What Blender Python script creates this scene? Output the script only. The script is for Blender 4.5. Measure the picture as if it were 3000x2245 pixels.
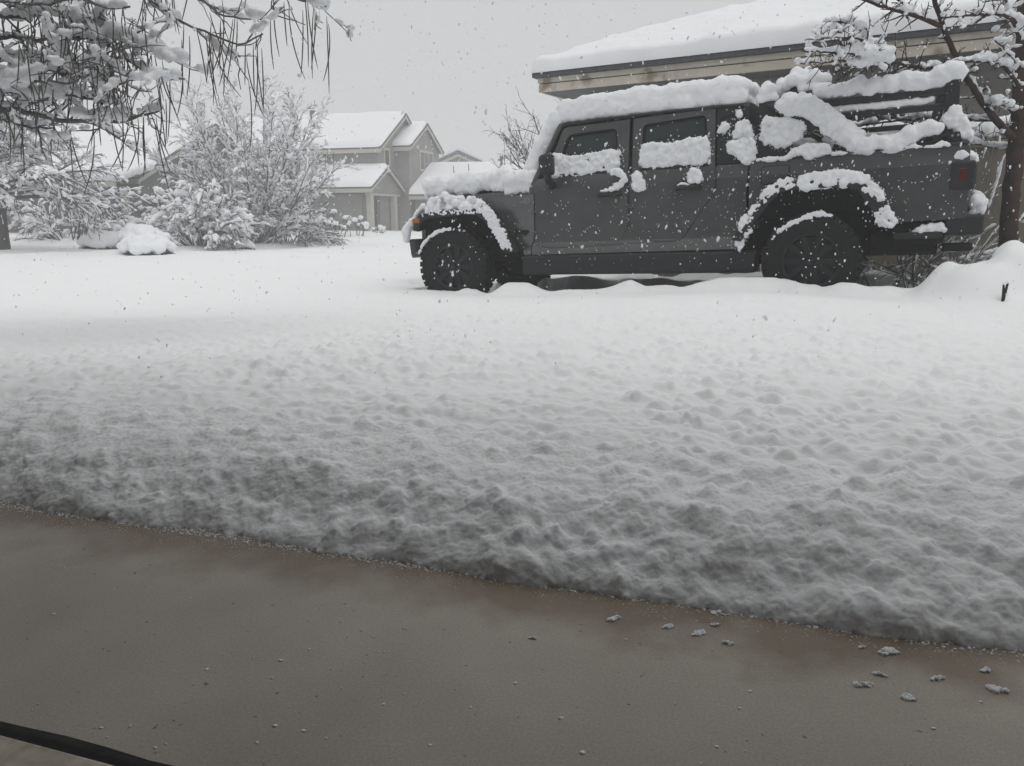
import bpy, bmesh, math, random
import numpy as np
from mathutils import Vector, Matrix
from mathutils.geometry import tessellate_polygon

for o in list(bpy.data.objects): bpy.data.objects.remove(o)
scene = bpy.context.scene
COL = scene.collection
rnd = random.Random(7)
RNG = np.random.default_rng(11)

# ------------------------------------------------------------------ camera
FPX, CX, CY, HC = 2253.0, 1500.0, 1122.5, 0.75
PITCH = math.atan((CY - 640) / FPX)
cam_d = bpy.data.cameras.new('camera')
cam = bpy.data.objects.new('camera', cam_d)
COL.objects.link(cam)
cam_d.sensor_fit = 'HORIZONTAL'
cam_d.sensor_width = 36
cam_d.lens = FPX / 3000 * 36
cam_d.clip_start = 0.05
cam_d.clip_end = 2000
cam.location = (0, 0, HC)
cam.rotation_euler = (math.pi / 2 - PITCH, 0, 0)
scene.camera = cam

# ------------------------------------------------------------------ sky, sun, exposure
world = bpy.data.worlds.new('World')
scene.world = world
world.use_nodes = True
nt = world.node_tree
nt.nodes.clear()
wo = nt.nodes.new('ShaderNodeOutputWorld')
bg = nt.nodes.new('ShaderNodeBackground')
sky = nt.nodes.new('ShaderNodeTexSky')
sky.sky_type = 'NISHITA'
sky.sun_disc = False
sky.sun_elevation = math.radians(70)
sky.sun_rotation = math.radians(155)
sky.air_density = 1.0
sky.dust_density = 4.0
hs = nt.nodes.new('ShaderNodeHueSaturation')
hs.inputs['Saturation'].default_value = 0.25
nt.links.new(sky.outputs[0], hs.inputs['Color'])
mx = nt.nodes.new('ShaderNodeMix')
mx.data_type = 'RGBA'
mx.inputs[0].default_value = 0.94          # closed cloud deck over the clear sky
nt.links.new(hs.outputs[0], mx.inputs[6])
mx.inputs[7].default_value = (6.4, 6.52, 6.6, 1)
nt.links.new(mx.outputs[2], bg.inputs[0])
bg.inputs[1].default_value = 0.1
nt.links.new(bg.outputs[0], wo.inputs[0])

sun_d = bpy.data.lights.new('sun', 'SUN')
sun = bpy.data.objects.new('sun', sun_d)
COL.objects.link(sun)
sun_d.energy = 0.85
sun_d.angle = math.radians(60)
sun_d.color = (1, 0.98, 0.95)
sun.rotation_euler = (math.radians(20), 0, math.radians(25))

scene.view_settings.view_transform = 'Standard'
scene.view_settings.look = 'None'
scene.view_settings.exposure = 0.0
scene.view_settings.gamma = 1.0
scene.view_settings.use_curve_mapping = False
try:
    scene.cycles.use_denoising = True
    scene.cycles.denoiser = 'OPENIMAGEDENOISE'
    scene.cycles.use_adaptive_sampling = True
    scene.cycles.adaptive_threshold = .02
    scene.cycles.max_bounces = 5
    scene.cycles.diffuse_bounces = 3
    scene.cycles.glossy_bounces = 3
    scene.cycles.volume_bounces = 1
    scene.cycles.transparent_max_bounces = 8
except Exception:
    pass

# ------------------------------------------------------------------ helpers: view geometry
cp, sp = math.cos(PITCH), math.sin(PITCH)
FW = np.array([0, cp, -sp]); UP = np.array([0, sp, cp]); RT = np.array([1., 0, 0])
CAM = np.array([0, 0, HC])
def ray(px, py): return FW + RT * (px - CX) / FPX - UP * (py - CY) / FPX
def at(px, py, Y):
    d = ray(px, py); return CAM + d * (Y / d[1])

# ------------------------------------------------------------------ helpers: noise
def _hash(ix, iy, iz, seed):
    h = (ix * 374761393 + iy * 668265263 + iz * 1274126177 + seed * 974711) & 0xFFFFFFFF
    h = ((h ^ (h >> 13)) * 1274126177) & 0xFFFFFFFF
    h = (h ^ (h >> 16)) & 0xFFFFFFFF
    return h.astype(np.float64) / 4294967295.0
def vnoise(P, scale, seed=0):
    """value noise in -1..1 ; P (N,3) or (N,2)"""
    P = np.asarray(P, float) * scale
    if P.shape[1] == 2: P = np.c_[P, np.zeros(len(P))]
    I = np.floor(P).astype(np.int64); f = P - I
    f = f * f * f * (f * (f * 6 - 15) + 10)
    r = 0
    for dx in (0, 1):
        wx = f[:, 0] if dx else 1 - f[:, 0]
        for dy in (0, 1):
            wy = f[:, 1] if dy else 1 - f[:, 1]
            for dz in (0, 1):
                wz = f[:, 2] if dz else 1 - f[:, 2]
                r = r + wx * wy * wz * _hash(I[:, 0] + dx, I[:, 1] + dy, I[:, 2] + dz, seed)
    return r * 2 - 1
def fbm(P, scale, oct=3, seed=0, gain=.5):
    r = 0; a = 1
    for k in range(oct):
        r = r + a * vnoise(P, scale * 2 ** k, seed + k * 17); a *= gain
    return r
def worley2(P, scale, seed=0):
    P = np.asarray(P, float)[:, :2] * scale
    I = np.floor(P).astype(np.int64)
    best = np.full(len(P), 9.)
    z = np.zeros(len(P), np.int64)
    for dx in (-1, 0, 1):
        for dy in (-1, 0, 1):
            cx, cy = I[:, 0] + dx, I[:, 1] + dy
            px = cx + _hash(cx, cy, z, seed); py = cy + _hash(cx, cy, z, seed + 5)
            best = np.minimum(best, (P[:, 0] - px) ** 2 + (P[:, 1] - py) ** 2)
    return np.sqrt(best)
def sstep(a, b, x):
    t = np.clip((x - a) / (b - a), 0, 1); return t * t * (3 - 2 * t)

# ------------------------------------------------------------------ helpers: objects
def new_obj(name, mesh, mat=None, parent=None, smooth=False):
    o = bpy.data.objects.new(name, mesh); COL.objects.link(o)
    if mat is not None and len(mesh.materials) == 0: mesh.materials.append(mat)
    if parent is not None: o.parent = parent
    if smooth and len(mesh.polygons): mesh.polygons.foreach_set('use_smooth', np.ones(len(mesh.polygons), bool))
    return o
def mesh_np(name, V, F):
    me = bpy.data.meshes.new(name)
    V = np.asarray(V, np.float32); F = np.asarray(F, np.int32)
    n = F.shape[1]
    me.vertices.add(len(V)); me.vertices.foreach_set('co', V.ravel())
    me.loops.add(F.size); me.loops.foreach_set('vertex_index', F.ravel())
    me.polygons.add(len(F)); me.polygons.foreach_set('loop_start', np.arange(0, F.size, n, dtype=np.int32))
    me.polygons.foreach_set('loop_total', np.full(len(F), n, np.int32))
    me.update(calc_edges=True); me.validate()
    return me
def mesh_list(name, V, F):
    me = bpy.data.meshes.new(name); me.from_pydata([tuple(map(float, v)) for v in V], [], F); me.update(); return me
def empty(name, loc=(0, 0, 0), rz=0):
    o = bpy.data.objects.new(name, None); COL.objects.link(o); o.location = loc; o.rotation_euler = (0, 0, rz); o.empty_display_size = .2
    return o
def tag(o, label, cat, group=None):
    o['label'] = label; o['category'] = cat
    if group: o['group'] = group
    return o
def bevel(o, w=.008, seg=2, ang=30):
    m = o.modifiers.new('bevel', 'BEVEL'); m.width = w; m.segments = seg; m.limit_method = 'ANGLE'; m.angle_limit = math.radians(ang)
    return o
def bm_obj(name, bm, mat, parent=None, smooth=False):
    bmesh.ops.recalc_face_normals(bm, faces=bm.faces)
    me = bpy.data.meshes.new(name); bm.to_mesh(me); bm.free()
    return new_obj(name, me, mat, parent, smooth)
def add_box(bm, x0, x1, y0, y1, z0, z1):
    vs = [bm.verts.new(p) for p in ((x0, y0, z0), (x1, y0, z0), (x1, y1, z0), (x0, y1, z0), (x0, y0, z1), (x1, y0, z1), (x1, y1, z1), (x0, y1, z1))]
    for f in ((0, 3, 2, 1), (4, 5, 6, 7), (0, 1, 5, 4), (1, 2, 6, 5), (2, 3, 7, 6), (3, 0, 4, 7)): bm.faces.new([vs[i] for i in f])
    return vs
def box(name, b, mat, parent=None, bev=.01, seg=2):
    bm = bmesh.new(); add_box(bm, *b)
    o = bm_obj(name, bm, mat, parent)
    if bev: bevel(o, bev, seg)
    return o
def add_prism(bm, pts, axis_pts):
    """pts: list of 3D bottom points, axis_pts: same count of top points"""
    a = [bm.verts.new(p) for p in pts]; b = [bm.verts.new(p) for p in axis_pts]
    n = len(a)
    bm.faces.new(a[::-1]); bm.faces.new(b)
    for i in range(n): bm.faces.new((a[i], a[(i + 1) % n], b[(i + 1) % n], b[i]))
def tubes(polys, k=5, flat=1.0):
    """polys: list of (pts Nx3, radii N) -> V,F ; closed-ish ends"""
    VS, FS, off = [], [], 0
    ang = np.linspace(0, 2 * math.pi, k, endpoint=False)
    ca, sa = np.cos(ang), np.sin(ang)
    for pts, rad in polys:
        pts = np.asarray(pts, float); rad = np.asarray(rad, float)
        n = len(pts)
        if n < 2: continue
        d = np.gradient(pts, axis=0); d /= (np.linalg.norm(d, axis=1, keepdims=True) + 1e-9)
        ref = np.array([0, 0, 1.]) if abs(d[0, 2]) < .9 else np.array([1., 0, 0])
        a = np.cross(np.tile(ref, (n, 1)), d); a /= (np.linalg.norm(a, axis=1, keepdims=True) + 1e-9)
        b = np.cross(d, a)
        ring = pts[:, None, :] + rad[:, None, None] * (ca[None, :, None] * a[:, None, :] + flat * sa[None, :, None] * b[:, None, :])
        VS.append(ring.reshape(-1, 3))
        i = np.arange(n - 1)[:, None] * k; j = np.arange(k)[None, :]; j2 = (j + 1) % k
        q = np.stack([i + j, i + j2, i + k + j2, i + k + j], -1).reshape(-1, 4) + off
        FS.append(q); off += n * k
        # caps as degenerate-free fans of quads when k even, else skip: add centre vertex tris as quads
    return np.concatenate(VS), np.concatenate(FS)
def tube_obj(name, polys, mat, parent=None, k=5, flat=1.0, smooth=True):
    V, F = tubes(polys, k, flat); return new_obj(name, mesh_np(name, V, F), mat, parent, smooth)

_ico = {}
def ico(sub):
    if sub not in _ico:
        bm = bmesh.new(); bmesh.ops.create_icosphere(bm, subdivisions=sub, radius=1)
        V = np.array([v.co[:] for v in bm.verts]); F = np.array([[v.index for v in f.verts] for f in bm.faces]); bm.free(); _ico[sub] = (V, F)
    return _ico[sub]
def balls_mesh(name, C, R, sub=1, jit=0.0, rot=True):
    """many ellipsoids in one mesh. C (N,3), R (N,3) or (N,)"""
    C = np.asarray(C, float); R = np.asarray(R, float)
    if R.ndim == 1: R = np.repeat(R[:, None], 3, 1)
    V, F = ico(sub); n = len(C)
    P = np.repeat(V[None], n, 0)
    if jit: P = P * (1 + jit * RNG.uniform(-1, 1, (n, len(V), 1)))
    P = P * R[:, None, :] + C[:, None, :]
    FF = F[None] + (np.arange(n) * len(V))[:, None, None]
    return mesh_np(name, P.reshape(-1, 3), FF.reshape(-1, 3))

def snow_blob(name, C, R, mat, parent=None, voxel=.015, smooth=4, amp=.006, nscale=25, amp2=.0, ns2=8, solid=None):
    """union of ellipsoids, re-meshed to one skin, then roughened"""
    me = balls_mesh(name + '_src', C, R, 2)
    if solid is not None:
        bm = bmesh.new(); bm.from_mesh(me); vs = [bm.verts.new(v) for v in solid[0]]
        for f in solid[1]: bm.faces.new([vs[i] for i in f])
        bm.to_mesh(me); bm.free()
    tmp = bpy.data.objects.new('tmp', me); COL.objects.link(tmp)
    m = tmp.modifiers.new('r', 'REMESH'); m.mode = 'VOXEL'; m.voxel_size = voxel; m.adaptivity = 0
    if smooth:
        s = tmp.modifiers.new('s', 'SMOOTH'); s.factor = .5; s.iterations = smooth
    dg = bpy.context.evaluated_depsgraph_get()
    ev = tmp.evaluated_get(dg)
    out = bpy.data.meshes.new_from_object(ev)
    bpy.data.objects.remove(tmp); bpy.data.meshes.remove(me)
    n = len(out.vertices)
    if n == 0: return None
    co = np.empty(n * 3, np.float32); out.vertices.foreach_get('co', co); co = co.reshape(-1, 3)
    no = np.empty(n * 3, np.float32); out.vertex_normals.foreach_get('vector', no); no = no.reshape(-1, 3)
    sd = rnd.randrange(999)
    d = amp * fbm(co, nscale, 4, sd, .62)
    if amp2: d = d + amp2 * fbm(co, ns2, 2, sd + 50)
    co = co + no * d[:, None]
    out.vertices.foreach_set('co', co.astype(np.float32).ravel()); out.update()
    out.name = name; out.materials.clear()
    return new_obj(name, out, mat, parent, True)

# ------------------------------------------------------------------ helpers: materials
def mat(name, col, rough=.6, spec=.4, metal=0, bump=None, var=None, coat=0, sub=0, coords='Object', var2=None):
    """bump=(scale,strength,dist) ; var=(scale, colour2, detail)"""
    m = bpy.data.materials.new(name); m.use_nodes = True
    N = m.node_tree; b = N.nodes['Principled BSDF']
    b.inputs['Base Color'].default_value = (*col, 1); b.inputs['Roughness'].default_value = rough
    b.inputs['Specular IOR Level'].default_value = spec; b.inputs['Metallic'].default_value = metal
    if coat: b.inputs['Coat Weight'].default_value = coat; b.inputs['Coat Roughness'].default_value = .06
    if sub:
        b.inputs['Subsurface Weight'].default_value = sub; b.inputs['Subsurface Radius'].default_value = (1, 1, 1.1); b.inputs['Subsurface Scale'].default_value = .018
    tc = N.nodes.new('ShaderNodeTexCoord')
    last = None
    if var:
        n = N.nodes.new('ShaderNodeTexNoise'); n.inputs['Scale'].default_value = var[0]; n.inputs['Detail'].default_value = var[2] if len(var) > 2 else 4
        N.links.new(tc.outputs[coords], n.inputs['Vector'])
        r = N.nodes.new('ShaderNodeValToRGB'); r.color_ramp.elements[0].position = .35; r.color_ramp.elements[1].position = .65
        r.color_ramp.elements[0].color = (*col, 1); r.color_ramp.elements[1].color = (*var[1], 1)
        N.links.new(n.outputs['Fac'], r.inputs[0]); last = r.outputs[0]
        if var2:
            n2 = N.nodes.new('ShaderNodeTexNoise'); n2.inputs['Scale'].default_value = var2[0]; n2.inputs['Detail'].default_value = 6
            N.links.new(tc.outputs[coords], n2.inputs['Vector'])
            r2 = N.nodes.new('ShaderNodeValToRGB'); r2.color_ramp.elements[0].position = var2[2]; r2.color_ramp.elements[1].position = var2[3]
            mm = N.nodes.new('ShaderNodeMix'); mm.data_type = 'RGBA'
            N.links.new(n2.outputs['Fac'], r2.inputs[0]); N.links.new(r2.outputs[0], mm.inputs[0])
            N.links.new(last, mm.inputs[6]); mm.inputs[7].default_value = (*var2[1], 1); last = mm.outputs[2]
        N.links.new(last, b.inputs['Base Color'])
    if bump:
        n = N.nodes.new('ShaderNodeTexNoise'); n.inputs['Scale'].default_value = bump[0]; n.inputs['Detail'].default_value = 5
        N.links.new(tc.outputs[coords], n.inputs['Vector'])
        bp = N.nodes.new('ShaderNodeBump'); bp.inputs['Strength'].default_value = bump[1]; bp.inputs['Distance'].default_value = bump[2]
        N.links.new(n.outputs['Fac'], bp.inputs['Height']); N.links.new(bp.outputs[0], b.inputs['Normal'])
    return m

M = {}
M['snow'] = mat('snow', (.90, .91, .93), .75, .15, bump=(110, .55, .008))
M['snow_near'] = mat('snow_ground', (.90, .915, .94), .75, .15, bump=(130, .5, .004), sub=.9)
M['snow_far'] = mat('snow_far', (.90, .91, .93), .8, .1)
M['flake'] = mat('snowflake', (.94, .95, .96), .8, .05)
def translucent(m, f):
    N = m.node_tree; b = N.nodes['Principled BSDF']; o = N.nodes['Material Output']
    t = N.nodes.new('ShaderNodeBsdfTranslucent'); t.inputs['Color'].default_value = (.95, .96, .97, 1)
    x = N.nodes.new('ShaderNodeMixShader'); x.inputs[0].default_value = f
    N.links.new(b.outputs[0], x.inputs[1]); N.links.new(t.outputs[0], x.inputs[2]); N.links.new(x.outputs[0], o.inputs['Surface'])
translucent(M['flake'], .85)
M['paint'] = mat('grey_paint', (.052, .054, .056), .34, .5, coat=1.0, var=(6, (.068, .069, .070), 3))
M['black'] = mat('black_plastic', (.016, .017, .019), .55, .4, bump=(300, .2, .001))
M['rubber'] = mat('tyre_rubber', (.014, .014, .015), .85, .25, bump=(120, .3, .003))
M['rim'] = mat('dark_alloy', (.010, .0105, .012), .6, .35)
M['glass'] = mat('tinted_glass', (.034, .044, .044), .06, .6)
M['chrome'] = mat('chrome', (.75, .76, .78), .2, .5, 1.0)
M['amber'] = mat('amber_lens', (.34, .10, .035), .25, .5)
M['red'] = mat('red_lens', (.075, .014, .011), .25, .5)
M['dark'] = mat('underbody', (.012, .012, .013), .8, .2)
M['headlight'] = mat('headlight', (.5, .52, .54), .1, .6)
M['steel'] = mat('rack_steel', (.018, .019, .021), .45, .5)
M['alu'] = mat('dull_aluminium', (.35, .36, .37), .45, .5, .7)
M['fascia'] = mat('weathered_board', (.66, .61, .53), .75, .2, var=(3, (.57, .52, .44), 8), var2=(3.2, (.30, .24, .18), .57, .68), bump=(30, .3, .004))
M['gutter'] = mat('shingle_edge', (.10, .105, .115), .8, .2, var=(12, (.07, .075, .08)))
M['soffit'] = mat('soffit', (.16, .16, .16), .8, .2)
M['stucco'] = mat('stucco', (.27, .26, .245), .9, .1, var=(5, (.23, .22, .21)), bump=(60, .4, .006))
M['siding'] = mat('house_siding', (.285, .275, .258), .85, .15, var=(2, (.24, .232, .22)))
M['trim'] = mat('house_trim', (.50, .47, .42), .8, .2)
M['rake'] = mat('rake_board', (.12, .12, .125), .85, .15)
M['pane'] = mat('window_pane', (.07, .075, .08), .1, .6)
M['door'] = mat('teal_door', (.015, .06, .06), .5, .4)
M['fence'] = mat('fence_board', (.20, .175, .135), .85, .15, var=(4, (.155, .14, .11), 6), bump=(40, .3, .004))
M['bark'] = mat('bark', (.23, .22, .21), .9, .1, var=(15, (.15, .143, .138)), bump=(60, .5, .006))
M['bark_far'] = mat('bark_far', (.06, .05, .045), .9, .1)
M['bark_red'] = mat('bark_red', (.070, .042, .036), .85, .15, var=(12, (.035, .026, .024)), bump=(50, .6, .008))
M['pod'] = mat('seed_pod', (.15, .138, .128), .8, .2)
M['leaf'] = mat('evergreen_leaf', (.035, .04, .03), .7, .3, var=(8, (.05, .05, .035)))

def line_bump(m, scale, axis='Z', strength=.5):
    """lap siding: shallow horizontal laps"""
    N = m.node_tree; b = N.nodes['Principled BSDF']
    tc = N.nodes.new('ShaderNodeTexCoord'); w = N.nodes.new('ShaderNodeTexWave'); w.wave_profile = 'SAW'; w.bands_direction = axis
    w.inputs['Scale'].default_value = scale; N.links.new(tc.outputs['Object'], w.inputs['Vector'])
    bp = N.nodes.new('ShaderNodeBump'); bp.inputs['Strength'].default_value = strength; bp.inputs['Distance'].default_value = .03
    N.links.new(w.outputs['Fac'], bp.inputs['Height']); N.links.new(bp.outputs[0], b.inputs['Normal'])
line_bump(M['siding'], 1.6)
M['siding_dark'] = mat('grey_siding', (.15, .147, .14), .85, .15, var=(2, (.125, .122, .118)))
line_bump(M['siding_dark'], 1.6)

def concrete():
    m = bpy.data.materials.new('wet_concrete'); m.use_nodes = True
    N = m.node_tree; b = N.nodes['Principled BSDF']; L = N.links
    tc = N.nodes.new('ShaderNodeTexCoord')
    def noise(s, d=5, rough=.55):
        n = N.nodes.new('ShaderNodeTexNoise'); n.inputs['Scale'].default_value = s; n.inputs['Detail'].default_value = d; n.inputs['Roughness'].default_value = rough
        L.new(tc.outputs['Object'], n.inputs['Vector']); return n.outputs['Fac']
    def ramp(src, p0, c0, p1, c1):
        r = N.nodes.new('ShaderNodeValToRGB'); e = r.color_ramp.elements
        e[0].position = p0; e[0].color = c0; e[1].position = p1; e[1].color = c1; L.new(src, r.inputs[0]); return r.outputs[0]
    def mix(a, c, f, mode='MIX'):
        x = N.nodes.new('ShaderNodeMix'); x.data_type = 'RGBA'; x.blend_type = mode
        if isinstance(f, float): x.inputs[0].default_value = f
        else: L.new(f, x.inputs[0])
        for s, i in ((a, 6), (c, 7)):
            if isinstance(s, tuple): x.inputs[i].default_value = s
            else: L.new(s, x.inputs[i])
        return x.outputs[2]
    base = ramp(noise(1.5, 9, .6), .32, (.39, .352, .298, 1), .68, (.54, .495, .428, 1))
    grain = ramp(noise(210, 5, .75), .34, (.74, .73, .72, 1), .62, (1.08, 1.08, 1.08, 1))
    c = mix(base, grain, .8, 'MULTIPLY')
    pits = ramp(noise(62, 2, .5), .25, (.25, .24, .23, 1), .30, (1, 1, 1, 1))
    c = mix(c, pits, .8, 'MULTIPLY')
    # melt water soaked in along the snow edge (object y is the distance behind the edge)
    sx = N.nodes.new('ShaderNodeSeparateXYZ'); L.new(tc.outputs['Object'], sx.inputs[0])
    ad = N.nodes.new('ShaderNodeMath'); ad.operation = 'MULTIPLY_ADD'; L.new(noise(5, 4), ad.inputs[0]); ad.inputs[1].default_value = .46; L.new(sx.outputs['Y'], ad.inputs[2])
    wet = ramp(ad.outputs[0], .02, (0, 0, 0, 1), .16, (1, 1, 1, 1))
    c = mix(c, mix(c, (.56, .49, .42, 1), 1.0, 'MULTIPLY'), wet)
    L.new(c, b.inputs['Base Color'])
    rr = N.nodes.new('ShaderNodeMapRange'); L.new(wet, rr.inputs[0]); rr.inputs[3].default_value = .62; rr.inputs[4].default_value = .42
    L.new(rr.outputs[0], b.inputs['Roughness']); b.inputs['Specular IOR Level'].default_value = .35
    bp = N.nodes.new('ShaderNodeBump'); bp.inputs['Strength'].default_value = .16; bp.inputs['Distance'].default_value = .001
    hh = N.nodes.new('ShaderNodeMath'); hh.operation = 'ADD'; L.new(noise(380, 3, .7), hh.inputs[0]); L.new(noise(9, 3), hh.inputs[1])
    L.new(hh.outputs[0], bp.inputs['Height']); L.new(bp.outputs[0], b.inputs['Normal'])
    return m
M['concrete'] = concrete()

# ------------------------------------------------------------------ terrain
TN = np.array([-0.899, 0.438])        # downhill: the way the truck points, towards the street
TM = np.array([0.438, 0.899])         # away from the house we look out of
SNOW = .20
def base_z(x, y):
    u = np.asarray(x) * TN[0] + np.asarray(y) * TN[1]
    return np.interp(u, [-40, -9, -4, .6, 8, 9, 18, 18.7, 25, 34, 80], [.5, .10, 0, 0, -.31, -.36, -.39, -.30, -.10, .02, .6])
# truck frame
TR = np.array([2.512, 6.546, .396]); TF = np.array([-.621, 8.072, .254])
TX = (TF - TR) / np.linalg.norm(TF - TR)
TY = np.cross([0, 0, 1.], TX); TY /= np.linalg.norm(TY)
TZ = np.cross(TX, TY)
TO = TR - TY * .91 - TZ * .40
def tinv(px, py, w):
    d = ray(px, py); s = (w - (CAM - TO) @ TY) / (d @ TY); P = CAM + d * s - TO
    return np.array([P @ TX, w, P @ TZ])
EDGE_N = np.array([.305, .952])
def edge_s(x, y): return (y - 1.522) * EDGE_N[1] + x * EDGE_N[0]

def ground_mesh():
    r = [1.2]
    while r[-1] < 2.5: r.append(r[-1] * 1.0023)
    while r[-1] < 10: r.append(r[-1] * 1.0055)
    while r[-1] < 90: r.append(r[-1] * 1.012)
    while r[-1] < 125: r.append(r[-1] * 1.05)
    r = np.array(r)
    fine = np.arange(-.66, .66, .0021)
    co = np.linspace(.68, 2 * math.pi - .68, 64)
    th = np.concatenate([fine, co[:-1]])
    R, T = np.meshgrid(r, th, indexing='ij')
    X = (R * np.sin(T)).ravel(); Y = (R * np.cos(T)).ravel(); rr = R.ravel()
    P = np.c_[X, Y]
    z = base_z(X, Y) * sstep(2.6, 5.2, rr)
    depth = np.full(len(X), SNOW)
    # big soft drifts
    z = z + .025 * fbm(P, .35, 2, 3) * sstep(2.5, 6, rr)
    z = z + .12 * fbm(P, .12, 2, 9) * sstep(22, 40, rr)
    u = X * TN[0] + Y * TN[1]; v = X * TM[0] + Y * TM[1]
    # snow thrown up along the far kerb and a mowed-edge shadow line on this side
    z = z + .05 * np.exp(-((u - 18.6 - .25 * vnoise(P, .6, 4)) / .35) ** 2) * sstep(14, 18, rr)
    # melted edge under the eaves
    s = edge_s(X, Y) + .035 * fbm(P, 2.6, 2, 21) + .014 * fbm(P, 14, 2, 22) + .006 * vnoise(P, 60, 23)
    ramp = .06 * sstep(-.012, .03, s) + .26 * sstep(-.01, .24, s) + .68 * (1 - np.exp(-np.clip(s, 0, 9) / .52))
    depth = depth * ramp
    # pit under the truck: little snow blew in there
    rel = np.c_[X, Y, np.zeros(len(X))] - np.array([TO[0], TO[1], 0])
    lx = rel @ np.array([TX[0], TX[1], 0]) ; ly = rel @ np.array([TY[0], TY[1], 0])
    wob = .13 * fbm(P, 1.9, 2, 31) + .05 * fbm(P, 7, 2, 32)
    dx = np.maximum(np.maximum(-1.15 - lx, lx - 4.15), -1.0); dy = np.where(ly > 0, ly - .90, -ly - .74)
    sd = np.maximum(dx, dy) + wob
    under = sstep(-.07, .03, sd)
    beside = sstep(2.6, 1.0, np.abs(ly)) * sstep(-2.0, -1.2, lx) * sstep(5.2, 4.4, lx)
    depth = depth * (.08 + .92 * under) * (1 - np.where(ly > 0, .36, .42 + .30 * fbm(P, 2.6, 2, 39)) * beside)
    # lumps of snow fallen off the sills beside the truck
    lump = np.exp(-((ly - 1.05) / .16) ** 2) * sstep(-1.3, -.9, lx) * sstep(4.2, 3.8, lx)
    depth = depth + lump * .11 * np.clip(fbm(P, 2.4, 2, 37) + .12, 0, 1)
    # mound at the right behind the truck's tail
    for (mx_, my_, hx, hy, h) in ((3.55, 5.85, .36, .40, .24), (3.40, 5.62, .20, .24, .06), (4.0, 5.9, .42, .45, .22), (4.6, 6.2, .6, .5, .15)):
        a = ((X - mx_) / hx) ** 2 + ((Y - my_) / hy) ** 2
        depth = depth + h * np.exp(-a ** 1.7) * (1 + .12 * fbm(P, 4, 2, 35))
    z = z + depth
    # surface relief: settled dimples, crumbly towards the edge; each band fades where the sheet gets coarse
    live = sstep(-.01, .05, s)
    near = np.exp(-np.clip(s, 0, 9) / .30)
    step = rr * .0036
    def band(lam): return np.clip(1.6 - step / lam * 3.2, 0, 1)
    def mounds(sc, sd, keep, wid=.62):
        # scattered soft mounds, each with its own height, many missing
        Q = P * sc + .18 * np.c_[vnoise(P, sc * 1.7, sd + 1), vnoise(P, sc * 1.7, sd + 2)]
        I = np.floor(Q).astype(np.int64); out = np.zeros(len(P)); zz = np.zeros(len(P), np.int64)
        for dx in (-1, 0, 1):
            for dy in (-1, 0, 1):
                cx, cy = I[:, 0] + dx, I[:, 1] + dy
                h = _hash(cx, cy, zz, sd + 9); h = np.clip((h - (1 - keep)) / keep, 0, 1) ** 1.6
                d2 = (Q[:, 0] - cx - _hash(cx, cy, zz, sd)) ** 2 + (Q[:, 1] - cy - _hash(cx, cy, zz, sd + 5)) ** 2
                out = np.maximum(out, h * np.clip(1 - d2 / wid ** 2, 0, 1) ** 1.5)
        return out
    far_soft = 1 - .60 * sstep(3.0, 9.0, rr)
    calm = .60 + .40 * sstep(-.4, .5, vnoise(P, 1.3, 46))
    z = z + live * far_soft * band(.07) * calm * (.013 * mounds(10, 143, .6) + .024 * mounds(15, 153, .75) + .017 * mounds(25, 163, .75))
    z = z + live * far_soft * band(.09) * .010 * fbm(P, 5, 2, 47)
    z = z + live * band(.03) * .0030 * fbm(P, 34, 2, 48)
    grow = sstep(0, .10, s)
    k = (rr < 4.5) & (s > -.05) & (np.abs(T.ravel()) < .75)
    P0, P = P, P[k]
    add = np.zeros(len(P0))
    add[k] = live[k] * near[k] * (.3 + .7 * grow[k]) * (.012 * fbm(P, 6, 2, 49) + .010 * mounds(12, 183, .8) + .007 * mounds(24, 203, .85))
    near2 = np.exp(-np.clip(s[k], 0, 9) / .8) * sstep(.0, .10, s[k])
    add[k] += near2 * (.0022 * fbm(P, 30, 2, 243, .75) + .005 * mounds(30, 263, .6))
    P = P0; z = z + add
    z = z + .02 * fbm(P, 1.1, 2, 45) * sstep(.2, 1.2, s)
    z = z - .05 * sstep(.004, -.03, s) - .3 * sstep(-.03, -.2, s)
    n, m_ = len(r), len(th)
    i = np.arange(n - 1)[:, None]; j = np.arange(m_)[None, :]; j2 = (j + 1) % m_
    F = np.stack([i * m_ + j, i * m_ + j2, (i + 1) * m_ + j2, (i + 1) * m_ + j], -1).reshape(-1, 4)
    F = F[:, ::-1]
    return mesh_np('snowy_ground', np.c_[X, Y, z], F)
ground = new_obj('snowy_ground', ground_mesh(), M['snow_near'], None, True)
ground['kind'] = 'structure'

# concrete apron in its own frame: x along the edge, y pointing back to the house is negative
slab = box('concrete_apron', (-6, 6, -3.6, .35, -.16, 0), M['concrete'], None, 0)
slab.location = (0, 1.522, 0); slab.rotation_euler = (0, 0, math.atan2(-EDGE_N[0], EDGE_N[1]))
slab['kind'] = 'structure'

# ------------------------------------------------------------------ the doorway we look out of
EA = math.atan2(-EDGE_N[0], EDGE_N[1])
M['room'] = mat('room_wall', (.40, .40, .39), .9, .1)
M['floor_in'] = mat('doorway_floor', (.62, .56, .47), .7, .2, var=(30, (.42, .36, .28), 6), bump=(90, .4, .003))
M['seal'] = mat('rubber_seal', (.012, .012, .013), .8, .3, var=(25, (.02, .018, .016)), bump=(50, .5, .004))
house0 = empty('open_garage', (0, 1.522, 0), EA)
tag(house0, 'beige floor edge with a black rubber seal in the near left corner', 'garage')
box('inside_floor', (-3.2, 3.2, -7, -.742, 0.002, .022), M['floor_in'], house0, .004)
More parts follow.
